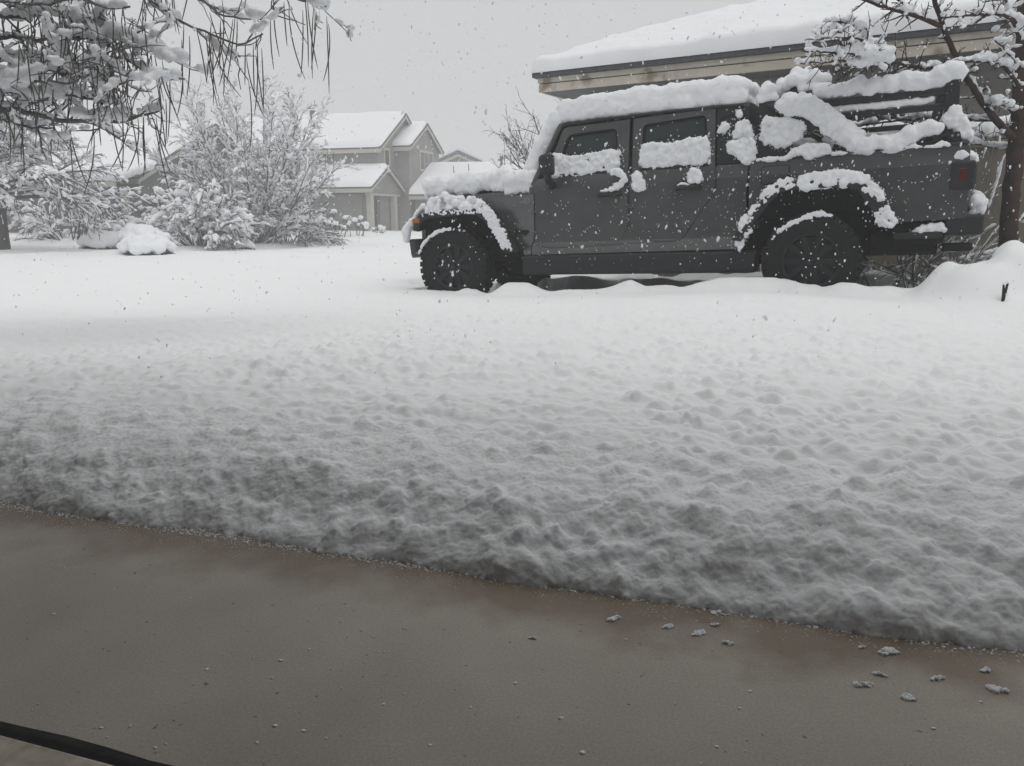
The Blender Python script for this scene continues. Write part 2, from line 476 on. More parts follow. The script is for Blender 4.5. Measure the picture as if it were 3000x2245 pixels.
# seal: three lips of rubber
bm = bmesh.new()
prof = [(-.748, .002), (-.748, .020), (-.742, .027), (-.735, .022), (-.729, .014), (-.722, .020), (-.714, .018), (-.706, .006), (-.700, .0015)]
n = 80; rings = []
for i in range(n + 1):
    x = -3.1 + 6.2 * i / n
    rings.append([bm.verts.new((x, y + .003 * math.sin(i * 1.7) * (k > 4), .0035 + z * .22 + .0006 * math.sin(i * 2.3 + k))) for k, (y, z) in enumerate(prof)])
for i in range(n):
    for k in range(len(prof) - 1): bm.faces.new((rings[i][k], rings[i + 1][k], rings[i + 1][k + 1], rings[i][k + 1]))
bm_obj('rubber_seal', bm, M['seal'], house0, True)
box('wall', (-3.4, -3.2, -7, -.70, 0.002, 2.4), M['room'], house0, 0)
box('wall', (3.2, 3.4, -7, -.70, 0.002, 2.4), M['room'], house0, 0)
box('wall', (-3.4, 3.4, -7.2, -7.003, 0.002, 2.4), M['room'], house0, 0)
box('wall', (-7.5, -3.403, -.95, -.703, 0.002, 2.4), M['room'], house0, 0)
box('wall', (3.403, 7.5, -.95, -.703, 0.002, 2.4), M['room'], house0, 0)
box('door_header', (-3.4, 3.4, -.95, -.705, 2.10, 2.398), M['room'], house0, 0)
box('ceiling', (-7.5, 7.5, -7.2, .18, 2.402, 2.50), M['room'], house0, 0)
bm = bmesh.new()
add_prism(bm, [(-7.5, .18, 2.503), (-7.5, -7.2, 2.503), (-7.5, -7.2, 3.04), (-7.5, -.95, 3.04)], [(7.5, .18, 2.503), (7.5, -7.2, 2.503), (7.5, -7.2, 3.04), (7.5, -.95, 3.04)])
bm_obj('roof', bm, M['gutter'], house0)
box('shade_upper_wall', (-7.5, 7.5, -7.0, -2.2, 3.05, 5.6), M['room'], house0, 0)  # unseen upper storey, added to block sky and darken the snow in front
bm = bmesh.new()
add_prism(bm, [(-8, -1.7, 5.603), (-8, -7.6, 5.603), (-8, -4.6, 7.0)], [(8, -1.7, 5.603), (8, -7.6, 5.603), (8, -4.6, 7.0)])
bm_obj('shade_upper_roof', bm, M['gutter'], house0)  # top of the added storey, out of view, there for its shade

# ------------------------------------------------------------------ pickup truck (local frame: x forward, y to the driver's side, z up)
truck = empty('pickup_truck')
truck.matrix_world = Matrix(((TX[0], TY[0], TZ[0], TO[0]), (TX[1], TY[1], TZ[1], TO[1]), (TX[2], TY[2], TZ[2], TO[2]), (0, 0, 0, 1)))
tag(truck, 'dark grey four door pickup truck half buried in fresh snow', 'pickup truck')

def wside(z, x=0):
    w = np.interp(z, [.40, .62, 1.13, 1.245, 1.76], [.778, .80, .80, .774, .70])
    return float(w - .10 * max(0, x - 2.62) / .7 * (x > 2.62))
def rounded(poly, r, n=4):
    out = []
    m_ = len(poly)
    for i in range(m_):
        p = poly[i]; rad = p[2] if len(p) > 2 else r
        P = Vector(p[:2]); A = Vector(poly[i - 1][:2]); B = Vector(poly[(i + 1) % m_][:2])
        da, db = (A - P), (B - P); la, lb = da.length, db.length
        if rad <= 0: out.append((P.x, P.y)); continue
        rad = min(rad, la * .45, lb * .45)
        a = P + da / la * rad; b = P + db / lb * rad
        for k in range(n + 1):
            t = k / n; q = a * (1 - t) ** 2 + P * 2 * t * (1 - t) + b * t * t; out.append((q.x, q.y))
    return out
def inset(poly, d):
    """move each vertex inward by d along the corner bisector"""
    n = len(poly); area = sum(poly[i][0] * poly[(i + 1) % n][1] - poly[(i + 1) % n][0] * poly[i][1] for i in range(n))
    sgn = 1 if area > 0 else -1; out = []
    for i in range(n):
        a = Vector(poly[i - 1]); p = Vector(poly[i]); b = Vector(poly[(i + 1) % n])
        e1 = (p - a); e2 = (b - p)
        if e1.length < 1e-6 or e2.length < 1e-6: out.append(poly[i]); continue
        n1 = Vector((-e1.y, e1.x)).normalized() * sgn; n2 = Vector((-e2.y, e2.x)).normalized() * sgn
        h = (n1 + n2); h = h.normalized() if h.length > 1e-6 else n1
        q = p + h * d / max(.4, h.dot(n1)); out.append((q.x, q.y))
    return out
def panel(name, outer, holes, off, thick, mt, parent, side=1, wf=wside, cuts=(.62, 1.13, 1.245), bev=.006):
    loops = [[Vector((p[0], p[1], 0)) for p in outer]] + [[Vector((p[0], p[1], 0)) for p in h] for h in holes]
    tris = tessellate_polygon(loops); flat = [v for l in loops for v in l]
    bm = bmesh.new(); vs = [bm.verts.new((v.x, 0, v.y)) for v in flat]
    for t in tris:
        try: bm.faces.new([vs[i] for i in t])
        except ValueError: pass
    for c in cuts:
        bmesh.ops.bisect_plane(bm, geom=bm.verts[:] + bm.edges[:] + bm.faces[:], plane_co=(0, 0, c), plane_no=(0, 0, 1), dist=1e-5)
    bm.verts.ensure_lookup_table(); bm.verts.index_update(); bm.edges.ensure_lookup_table()
    V = [v.co.copy() for v in bm.verts]; F = [[v.index for v in f.verts] for f in bm.faces]
    B = []
    for f in bm.faces:
        for lp in f.loops:
            if len(lp.edge.link_faces) == 1: B.append((lp.vert.index, lp.link_loop_next.vert.index))
    bm.free()
    n = len(V)
    out = [(v.x, side * (wf(v.z, v.x) + off), v.z) for v in V] + [(v.x, side * (wf(v.z, v.x) + off - thick), v.z) for v in V]
    FF = F + [[i + n for i in f][::-1] for f in F] + [[b, a, a + n, b + n] for a, b in B]
    bm = bmesh.new(); vs = [bm.verts.new(p) for p in out]
    for f in FF:
        try: bm.faces.new([vs[i] for i in f])
        except ValueError: pass
    o = bm_obj(name, bm, mt, parent)
    if bev: bevel(o, bev, 2, 40)
    return o
def tbox(name, b, mt, bev=.01, seg=2, parent=None): return box(name, b, mt, parent or truck, bev, seg)

# cab core, so the shut lines are dark gaps and not see-through
bm = bmesh.new()
sec = [(.40, .70), (.45, .765), (1.13, .775), (1.24, .745), (1.72, .665), (1.76, .60)]
xs = [(.60, .60), (2.50, 2.28)]
ring = []
for xi in (0, 1):
    L_ = [];
    for z, w in sec:
        x = xs[0][0] if xi == 0 else (2.56 if z < 1.25 else 2.56 - (z - 1.25) * .62)
        L_.append((x, w, z))
    L_ = L_ + [(x, -w, z) for x, w, z in L_[::-1]]
    ring.append([bm.verts.new(p) for p in L_])
n = len(ring[0])
for i in range(n): bm.faces.new((ring[0][i], ring[0][(i + 1) % n], ring[1][(i + 1) % n], ring[1][i]))
bm.faces.new(ring[0]); bm.faces.new(ring[1][::-1])
bm_obj('cab_body', bm, M['dark'], truck)

fd_hole = rounded([(2.375, 1.272, .03), (2.235, 1.632, .06), (1.750, 1.648, .05), (1.712, 1.268, .02)], .03)
rd_hole = rounded([(1.500, 1.272, .02), (1.500, 1.655, .05), (.925, 1.690, .05), (.893, 1.285, .02)], .03)
fd_out = rounded([(2.566, 1.10, .0), (2.560, 1.20, .0), (2.470, 1.245, 0), (2.285, 1.700, .04), (1.627, 1.716, .01), (1.625, .775, .0), (1.705, .595, .08), (2.44, .578, .14), (2.572, .70, .14)], .02)
rd_out = rounded([(1.592, 1.718, .01), (.846, 1.738, .02), (.824, 1.040, .06), (1.120, .618, .05), (1.460, .608, .10), (1.588, .72, .10)], .02)
for side in (1, -1):
    for nm, out, hole, hx, hz, lk in (('front_door', fd_out, fd_hole, 1.80, 1.045, 1.735), ('rear_door', rd_out, rd_hole, 1.06, 1.065, None)):
        d = panel('door', out, [hole], .004, .03, M['paint'], truck, side)
        d['label'] = ('front' if nm[0] == 'f' else 'rear') + ' door'
        seal = inset(hole, .020)
        panel('window_seal', hole, [seal], -.010, .02, M['rubber'], d, side, bev=.003)
        panel('window_glass', inset(hole, .012), [], -.022, .006, M['glass'], d, side, bev=0)
        # belt strip under the glass
        zb = 1.250; x0, x1 = (1.70, 2.40) if nm[0] == 'f' else (.885, 1.515)
        tbox('belt_moulding', (x0, x1, side * .772 if side > 0 else -.790, side * .790 if side > 0 else -.772, zb - .004, zb + .018), M['black'], .004, 1, d)
        # grab handle: bar on two pads over a shallow cup
        bm = bmesh.new()
        y0 = side * .806
        pts = [(hx + .105, y0, hz), (hx + .10, y0 + side * .030, hz), (hx + .06, y0 + side * .040, hz + .002), (hx - .06, y0 + side * .040, hz + .002), (hx - .10, y0 + side * .030, hz), (hx - .105, y0, hz)]
        bm.free()
        tube_obj('handle', [(pts, [.017, .019, .020, .020, .019, .017])], M['black'], d, 8)
        if lk:
            bm = bmesh.new(); bmesh.ops.create_cone(bm, cap_ends=True, segments=20, radius1=.014, radius2=.012, depth=.012, matrix=Matrix.Translation((lk, side * .812, .985)) @ Matrix.Rotation(math.pi / 2, 4, 'X'))
            bm_obj('lock', bm, M['chrome'], d)
        for hz2 in (.92, .72) if nm[0] == 'f' else (.92, .72):
            xh = 2.585 if nm[0] == 'f' else 1.600
            tbox('hinge', (xh - .045, xh + .020, side * .806 if side > 0 else -.818, side * .818 if side > 0 else -.806, hz2 - .012, hz2 + .012), M['paint'], .004, 1, d)
    # painted aperture behind the door gaps, then sill and quarter
    panel('door_aperture', [(2.625, .515), (.565, .515), (.560, 1.235), (2.60, 1.235)], [], -.014, .012, M['paint'], truck, side, bev=0)
    cabp = rounded([(2.628, .578, 0), (2.628, .502, 0), (.560, .512, .03), (.548, 1.243, 0), (.812, 1.243, 0), (.810, 1.030, .05), (1.108, .604, .05), (1.19, .594, 0), (1.46, .594, 0), (1.70, .580, .03), (2.45, .562, .10), (2.575, .60, .05)], .01)
    panel('cab_side', cabp, [], .002, .03, M['paint'], truck, side)
    fen = rounded([(2.584, 1.094, .01), (3.42, 1.078, 0), (3.42, .98, 0), (3.12, .97, .05), (2.93, .80, 0), (2.735, .545, 0), (2.72, .502, 0), (2.636, .502, 0), (2.636, .58, .0), (2.592, .66, .05)], .01)
    panel('front_fender', fen, [], .002, .03, M['paint'], truck, side)
    # hardtop rear quarter with its fixed window
    q = rounded([(.834, 1.735, .02), (.60, 1.735, .08), (.552, 1.60, .05), (.552, 1.252, .01), (.815, 1.252, .01)], .02)
    qh = rounded([(.80, 1.66), (.65, 1.66), (.62, 1.32), (.785, 1.32)], .04)
    qq = panel('hardtop_quarter', q, [qh], 0, .03, M['black'], truck, side)
    panel('window_glass', inset(qh, -.008), [], -.018, .006, M['glass'], qq, side, bev=0)
    # bed side with its wheel opening
    bed = [(.532, 1.250), (-.98, 1.275), (-1.09, 1.272), (-1.118, 1.25), (-1.125, .725), (-1.10, .708), (-.655, .700), (-.60, .73), (-.50, .88), (-.40, 1.0), (-.30, 1.035), (.19, 1.035), (.29, 1.0), (.40, .90), (.50, .76), (.53, .70)]
    panel('bed_side', bed, [], 0, .035, M['paint'], truck, side)
    y0, y1 = (.695, .792) if side > 0 else (-.792, -.695)
    bm = bmesh.new()
    add_prism(bm, [(.53, y0, 1.252), (.53, y1, 1.252), (-1.11, y1, 1.276), (-1.11, y0, 1.276)], [(.53, y0, 1.274), (.53, y1 - side * .01, 1.272), (-1.11, y1 - side * .01, 1.296), (-1.11, y0, 1.298)])
    bevel(bm_obj('bed_rail_cap', bm, M['black'], truck), .006)
    tbox('bed_inner_wall', (-1.08, .50, min(side * .69, side * .735), max(side * .69, side * .735), .80, 1.25), M['dark'], .005, 1)
    # wheel-arch flares
    def flare(name, outer, inner, wo, wi):
        bm = bmesh.new(); R_ = []
        for (xo, zo), (xi, zi) in zip(outer, inner):
            fx = wo - .12 * max(0, xo - 3.3) / .6 * 0
            R_.append([bm.verts.new(p) for p in ((xo, side * .775, zo), (xo, side * (wo - .03), zo - .012 if zo > .9 else zo), (xo * .75 + xi * .25, side * wo, zo * .75 + zi * .25), (xi, side * (wo + .002), zi), (xi, side * (wo - .03), zi - .004), (xi, side * .76, zi + .03))])
        for a, b in zip(R_[:-1], R_[1:]):
            for k in range(5): bm.faces.new((a[k], a[k + 1], b[k + 1], b[k]))
            bm.faces.new((a[5], a[0], b[0], b[5]))
        bm.faces.new(R_[0]); bm.faces.new(R_[-1][::-1])
        o = bm_obj(name, bm, M['black'], truck, True); bevel(o, .005, 1, 50); return o
    ro = [(.655, .595), (.60, .68), (.42, .935), (.335, 1.035), (.27, 1.070), (.18, 1.082), (-.20, 1.086), (-.33, 1.072), (-.41, 1.02), (-.545, .85), (-.66, .69)]
    ri = [(.575, .580), (.51, .665), (.345, .895), (.275, .965), (.225, .988), (.16, .995), (-.20, 1.000), (-.285, .990), (-.345, .955), (-.455, .80), (-.545, .66)]
    flare('rear_fender_flare', ro, ri, .925, 0)
    fo = [(3.955, .79), (3.945, .86), (3.86, .965), (3.70, .985), (3.30, 1.005), (3.16, 1.0), (3.06, .955), (2.92, .80), (2.715, .545)]
    fi = [(3.87, .775), (3.86, .83), (3.79, .895), (3.68, .912), (3.30, .928), (3.19, .922), (3.10, .875), (2.99, .75), (2.86, .53)]
    flare('front_fender_flare', fo, fi, .925, 0)
    # marker lamp and front lamp on the flare's nose
    tbox('marker_lamp', (3.845, 3.935, min(side * .86, side * .935), max(side * .86, side * .935), .862, .908), M['amber'], .008)
    # rock rail
    tbox('rocker', (.45, 2.72, min(side * .66, side * .845), max(side * .66, side * .845), .305, .498), M['black'], .03, 3)
    # liner behind the wheels
    tbox('wheel_liner', (2.80, 3.80, min(side * .50, side * .66), max(side * .50, side * .66), .45, .98), M['dark'], .01, 1)
    tbox('wheel_liner', (-.55, .52, min(side * .50, side * .60), max(side * .50, side * .60), .45, 1.03), M['dark'], .01, 1)
    tbox('liner_top', (-.48, .42, min(side * .58, side * .80), max(side * .58, side * .80), 1.0, 1.03), M['dark'], .01, 1)
    # door mirror
    bm = bmesh.new(); bmesh.ops.create_cube(bm, size=1)
    for v in bm.verts:
        v.co = Vector((2.360 + v.co.x * .125, side * (.985 + v.co.y * .17), 1.345 + v.co.z * .205))
        if v.co.x > 2.36: v.co.z = 1.345 + (v.co.z - 1.345) * .86; v.co.y = side * .985 + (v.co.y - side * .985) * .85
    mo = bevel(bm_obj('door_mirror', bm, M['black'], truck, True), .04, 5)
    tube_obj('mirror_arm', [([(2.39, side * .79, 1.165), (2.385, side * .86, 1.185), (2.375, side * .93, 1.215), (2.37, side * .95, 1.27)], [.045, .04, .034, .03])], M['black'], mo, 8)
    # tail lamp: black housing wrapped round the corner, red lens
    tl = tbox('tail_lamp', (-1.165, -.988, min(side * .60, side * .812), max(side * .60, side * .812), .925, 1.148), M['black'], .022, 3)
    tbox('lens', (-1.105, -1.045, min(side * .80, side * .817), max(side * .80, side * .817), .985, 1.095), M['red'], .008, 2, tl)
    tbox('lens', (-1.171, -1.14, min(side * .64, side * .78), max(side * .64, side * .78), .96, 1.11), M['red'], .008, 2, tl)

# roof, windscreen, hood, grille, bumpers, tailgate
bm = bmesh.new(); RW = []
for x, dz in ((.555, -.02), (.62, .0), (1.2, .006), (1.9, -.002), (2.25, -.012), (2.30, -.03)):
    row = [(-.705, 1.735), (-.70, 1.752), (-.66, 1.778), (-.45, 1.795), (0, 1.80), (.45, 1.795), (.66, 1.778), (.70, 1.752), (.705, 1.735)]
    RW.append([bm.verts.new((x, y, z + dz)) for y, z in row] + [bm.verts.new((x, 0, 1.72))])
for a, b in zip(RW[:-1], RW[1:]):
    for k in range(10): bm.faces.new((a[k], a[(k + 1) % 10], b[(k + 1) % 10], b[k]))
bm.faces.new(RW[0]); bm.faces.new(RW[-1][::-1])
bm_obj('roof', bm, M['black'], truck)
for side in (1, -1):
    tube_obj('drip_rail', [([(.62, side * .708, 1.742), (1.2, side * .709, 1.749), (1.9, side * .709, 1.740), (2.285, side * .708, 1.722)], [.013] * 4)], M['black'], truck, 6)
tbox('cab_back', (.548, .60, -.74, .74, .50, 1.73), M['black'], .01)
# windscreen frame + glass, leaning back
def slab_pts(x0, z0, x1, z1, y0, y1, th):
    dx, dz = x1 - x0, z1 - z0; l = math.hypot(dx, dz); nx, nz = dz / l * th, -dx / l * th
    a = [(x0, -y0, z0), (x0, y0, z0), (x1, y1, z1), (x1, -y1, z1)]
    return a, [(x + nx, y, z + nz) for x, y, z in a]
bm = bmesh.new(); a, b = slab_pts(2.590, 1.16, 2.295, 1.735, .775, .70, .05); add_prism(bm, a, b)
ws = bevel(bm_obj('windscreen_frame', bm, M['paint'], truck), .012)
bm = bmesh.new(); a, b = slab_pts(2.615, 1.24, 2.375, 1.705, .66, .60, .035); add_prism(bm, a, b)
bm_obj('windscreen_glass', bm, M['glass'], ws)
bm = bmesh.new(); HW = []
for x, w, ze, zc in ((2.60, .735, 1.10, 1.195), (2.9, .715, 1.095, 1.19), (3.3, .685, 1.085, 1.17), (3.7, .645, 1.07, 1.145), (3.92, .615, 1.05, 1.11), (3.97, .60, 1.02, 1.06)):
    row = [(-w, ze - .02), (-w, ze + .045), (-w + .05, zc - .03), (-w * .55, zc - .008), (0, zc + .012), (w * .55, zc - .008), (w - .05, zc - .03), (w, ze + .045), (w, ze - .02)]
    HW.append([bm.verts.new((x, y, z)) for y, z in row])
for a, b in zip(HW[:-1], HW[1:]):
    for k in range(8): bm.faces.new((a[k], a[k + 1], b[k + 1], b[k]))
    bm.faces.new((a[8], a[0], b[0], b[8]))
bm.faces.new(HW[0]); bm.faces.new(HW[-1][::-1])
bevel(bm_obj('hood', bm, M['paint'], truck), .01)
tbox('engine_bay', (2.66, 3.93, -.60, .60, .46, 1.05), M['dark'], .01)
tbox('cowl', (2.50, 2.66, -.76, .76, 1.03, 1.17), M['paint'], .02)
# grille with seven slots
def xpanel(name, outer, holes, x, th, mt, parent):
    loops = [[Vector((p[0], p[1], 0)) for p in outer]] + [[Vector((p[0], p[1], 0)) for p in h] for h in holes]
    tris = tessellate_polygon(loops); flat = [v for l in loops for v in l]; n = len(flat)
    bm = bmesh.new(); A = [bm.verts.new((x, v.x, v.y)) for v in flat]; B = [bm.verts.new((x - th, v.x, v.y)) for v in flat]
    for t in tris: bm.faces.new([A[i] for i in t]); bm.faces.new([B[i] for i in t][::-1])
    o_ = 0
    for l in loops:
        m_ = len(l)
        for i in range(m_): bm.faces.new((A[o_ + i], A[o_ + (i + 1) % m_], B[o_ + (i + 1) % m_], B[o_ + i]))
        o_ += m_
    return bevel(bm_obj(name, bm, mt, parent), .006)
slots = [rounded([(y - .032, .68), (y + .032, .68), (y + .032, .98), (y - .032, .98)], .028) for y in np.linspace(-.29, .29, 7)]
gr = xpanel('grille', rounded([(-.66, .60), (.66, .60), (.64, 1.00), (.58, 1.06), (-.58, 1.06), (-.64, 1.00)], .05), slots, 4.00, .05, M['paint'], truck)
for s_ in (-1, 1):
    bm = bmesh.new(); bmesh.ops.create_uvsphere(bm, u_segments=24, v_segments=12, radius=.09, matrix=Matrix.Translation((3.985, s_ * .485, .865)) @ Matrix.Scale(.4, 4, (1, 0, 0)))
    bm_obj('headlight', bm, M['headlight'], truck, True)
bm = bmesh.new()
pf = [(-.84, 3.98), (-.80, 4.08), (-.66, 4.145), (0, 4.165), (.66, 4.145), (.80, 4.08), (.84, 3.98), (.80, 3.93), (-.80, 3.93)]
add_prism(bm, [(x, y, .485) if abs(y) < .7 else (x - .01, y * .97, .52) for y, x in pf], [(x, y, .70) for y, x in pf])
bevel(bm_obj('front_bumper', bm, M['black'], truck), .03, 4)
tbox('skid_plate', (3.75, 4.05, -.45, .45, .40, .48), M['dark'], .02)
tbox('tailgate', (-1.128, -1.075, -.70, .70, .73, 1.27), M['paint'], .012)
tbox('bed_floor', (-1.09, .50, -.70, .70, .76, .83), M['dark'], .005)
tbox('bed_front_wall', (.47, .53, -.72, .72, .70, 1.25), M['paint'], .008)
rb = tbox('rear_bumper', (-1.245, -.985, -.80, .80, .580, .738), M['black'], .025, 3)
tbox('step_pad', (-1.23, -1.13, -.62, .62, .7385, .745), M['rubber'], .003, 1, rb)
tbox('bumper_bracket', (-.985, -.60, -.74, .74, .52, .70), M['dark'], .02)
tbox('side_step', (-.97, -.62, .70, .80, .56, .615), M['black'], .012)
tbox('hitch', (-1.20, -.98, .44, .56, .445, .512), M['black'], .012)
tbox('frame_rail', (-.95, 3.95, .40, .50, .42, .56), M['dark'], .01)
tbox('frame_rail', (-.95, 3.95, -.50, -.40, .42, .56), M['dark'], .01)
tbox('spare_tyre_carrier', (-.93, -.42, -.70, .70, .435, .64), M['dark'], .06, 3)
tbox('floor_pan', (.50, 2.75, -.66, .66, .36, .50), M['dark'], .02)
for xa in (0, 3.487):
    tube_obj('axle', [([(xa, -.72, .40), (xa, -.2, .40), (xa, .0, .40), (xa, .2, .40), (xa, .72, .40)], [.045, .05, .13, .05, .045])], M['dark'], truck, 10)

# badges on the near flank
bm = bmesh.new()
bmesh.ops.create_cone(bm, cap_ends=True, segments=28, radius1=.029, radius2=.027, depth=.008, matrix=Matrix.Translation((2.659, .800, 1.031)) @ Matrix.Rotation(-math.pi / 2, 4, 'X'))
M['pewter'] = mat('pewter', (.42, .43, .44), .4, .5, .2)
rbadge = bm_obj('round_badge', bm, M['pewter'], truck)
bm = bmesh.new()
bmesh.ops.create_cone(bm, cap_ends=True, segments=24, radius1=.0225, radius2=.0225, depth=.003, matrix=Matrix.Translation((2.659, .8055, 1.031)) @ Matrix.Rotation(-math.pi / 2, 4, 'X'))
bm_obj('badge_face', bm, M['paint'], rbadge)
bm = bmesh.new()
for px_, pz_, s_ in ((0, .006, .011), (-.010, -.006, .009), (.010, -.005, .010), (.002, -.012, .007)):
    bmesh.ops.create_cone(bm, cap_ends=True, segments=3, radius1=s_, radius2=s_ * .5, depth=.004, matrix=Matrix.Translation((2.659 + px_, .8065, 1.031 + pz_)) @ Matrix.Rotation(-math.pi / 2, 4, 'X'))
bm_obj('badge_peaks', bm, M['pewter'], rbadge)
cu = bpy.data.curves.new('badge_text', 'FONT'); cu.body = 'Jeep'; cu.size = .082; cu.extrude = .003; cu.offset = .0016; cu.space_character = 1.02
to = bpy.data.objects.new('tmp_text', cu); COL.objects.link(to)
me = bpy.data.meshes.new_from_object(to.evaluated_get(bpy.context.evaluated_depsgraph_get())); bpy.data.objects.remove(to)
me.materials.clear()
tb = new_obj('badge_lettering', me, M['dark'], truck)
tb.matrix_local = Matrix(((-1, 0, 0, 2.797), (0, 0, 1, .8045), (0, 1, 0, .712), (0, 0, 0, 1)))
# fuel filler flap: a proud rounded plate in a shadow gap
ff = rounded([(.434, 1.205), (.205, 1.208), (.205, 1.095, .06), (.27, 1.062), (.434, 1.055)], .035)
panel('fuel_flap', inset(ff, .004), [], .005, .012, M['paint'], truck, 1)
panel('fuel_flap_gap', inset(ff, -.004), [inset(ff, .005)], .0022, .006, M['dark'], truck, 1, bev=0)
# roof rail of the black side seam below the bed rail
tbox('washer_nozzle', (2.70, 2.73, .30, .34, 1.19, 1.205), M['black'], .004, 1)

# wheels
def wheel_meshes():
    prof = [(-.105, .235), (-.115, .30), (-.118, .345), (-.108, .378), (-.085, .390), (0, .393), (.085, .390), (.108, .378), (.118, .345), (.115, .30), (.105, .235), (.085, .215), (-.085, .215)]
    seg = 64; V = []; F = []
    for i in range(seg):
        a = 2 * math.pi * i / seg
        for y, r in prof: V.append((r * math.cos(a), y, r * math.sin(a)))
    m_ = len(prof)
    for i in range(seg):
        for k in range(m_): F.append((i * m_ + k, i * m_ + (k + 1) % m_, ((i + 1) % seg) * m_ + (k + 1) % m_, ((i + 1) % seg) * m_ + k))
    bm = bmesh.new(); vs = [bm.verts.new(v) for v in V]
    for f in F: bm.faces.new([vs[i] for i in f])
    nb = 34                                      # tread and shoulder blocks
    for i in range(nb):
        a = 2 * math.pi * i / nb
        for (y0, y1, da, w, r0, r1) in ((.062, .122, 0, .052, .350, .400), (-.122, -.062, .5, .052, .350, .400), (.005, .055, .35, .045, .385, .401), (-.055, -.005, .8, .045, .385, .401)):
            aa = a + da * 2 * math.pi / nb
            c, s_ = math.cos(aa), math.sin(aa)
            vs = add_box(bm, -w / 2, w / 2, y0, y1, r0, r1)
            for v in vs:
                x, y, z = v.co
                if abs(y) > .1 and z > .39: y *= .93
                v.co = (x * c + z * s_, y, -x * s_ + z * c)
    bmesh.ops.recalc_face_normals(bm, faces=bm.faces)
    tyre = bpy.data.meshes.new('tyre'); bm.to_mesh(tyre); bm.free(); tyre.materials.append(M['rubber'])
    # rim: barrel, lip, five twin spokes
    bm = bmesh.new()
    prof = [(-.10, .212), (.095, .212), (.108, .236), (.100, .238), (.085, .218), (.02, .200), (-.08, .198)]
    R_ = []
    for i in range(48):
        a = 2 * math.pi * i / 48; R_.append([bm.verts.new((r * math.cos(a), y, r * math.sin(a))) for y, r in prof])
    for i in range(48):
        for k in range(6): bm.faces.new((R_[i][k], R_[i][k + 1], R_[(i + 1) % 48][k + 1], R_[(i + 1) % 48][k]))
    bmesh.ops.create_cone(bm, cap_ends=True, segments=30, radius1=.085, radius2=.078, depth=.05, matrix=Matrix.Translation((0, .055, 0)) @ Matrix.Rotation(-math.pi / 2, 4, 'X'))
    bmesh.ops.create_cone(bm, cap_ends=True, segments=24, radius1=.035, radius2=.030, depth=.03, matrix=Matrix.Translation((0, .09, 0)) @ Matrix.Rotation(-math.pi / 2, 4, 'X'))
    for i in range(5):
        a0 = 2 * math.pi * i / 5 + math.pi / 2 + math.pi / 5
        for o_ in (-.30, .30):
            a1 = a0 + o_; c0, s0 = math.cos(a0 + o_ * .9), math.sin(a0 + o_ * .9); c1, s1 = math.cos(a1 * 1), math.sin(a1)
            t0 = np.array([-s0, c0]); t1 = np.array([-s1, c1])
            p0 = np.array([c0, s0]) * .065; p1 = np.array([c1, s1]) * .215
            q = [p0 - t0 * .022, p0 + t0 * .022, p1 + t1 * .026, p1 - t1 * .026]
            add_prism(bm, [(p[0], .040, p[1]) for p in q], [(p[0], .082 if k < 2 else .092, p[1]) for k, p in enumerate(q)])
    bmesh.ops.recalc_face_normals(bm, faces=bm.faces)
    rim = bpy.data.meshes.new('rim'); bm.to_mesh(rim); bm.free(); rim.materials.append(M['rim'])
    bm = bmesh.new(); bmesh.ops.create_cone(bm, cap_ends=True, segments=24, radius1=.205, radius2=.205, depth=.11, matrix=Matrix.Translation((0, .01, 0)) @ Matrix.Rotation(-math.pi / 2, 4, 'X'))
    disc = bpy.data.meshes.new('wheel_disc'); bm.to_mesh(disc); bm.free(); disc.materials.append(M['rim'])
    bm = bmesh.new(); bmesh.ops.create_uvsphere(bm, u_segments=12, v_segments=8, radius=.0125)
    for v in bm.verts: v.co.y *= 1.3
    nut = bpy.data.meshes.new('lug_nut'); bm.to_mesh(nut); bm.free(); nut.materials.append(M['chrome'])
    nut.polygons.foreach_set('use_smooth', np.ones(len(nut.polygons), bool))
    return tyre, rim, disc, nut
tyre_me, rim_me, disc_me, nut_me = wheel_meshes()
for xw in (0, 3.487):
    for side in (1, -1):
        w_ = new_obj('wheel', disc_me, None, truck)
        w_.location = (xw, side * .79, .40); w_.rotation_euler = (0, 0, 0 if side > 0 else math.pi)
        new_obj('tyre', tyre_me, None, w_); new_obj('rim', rim_me, None, w_)
        for i in range(5):
            a = 2 * math.pi * i / 5 + math.pi / 2
            nn = new_obj('lug_nut', nut_me, None, w_); nn.location = (.062 * math.cos(a), .084, .062 * math.sin(a))

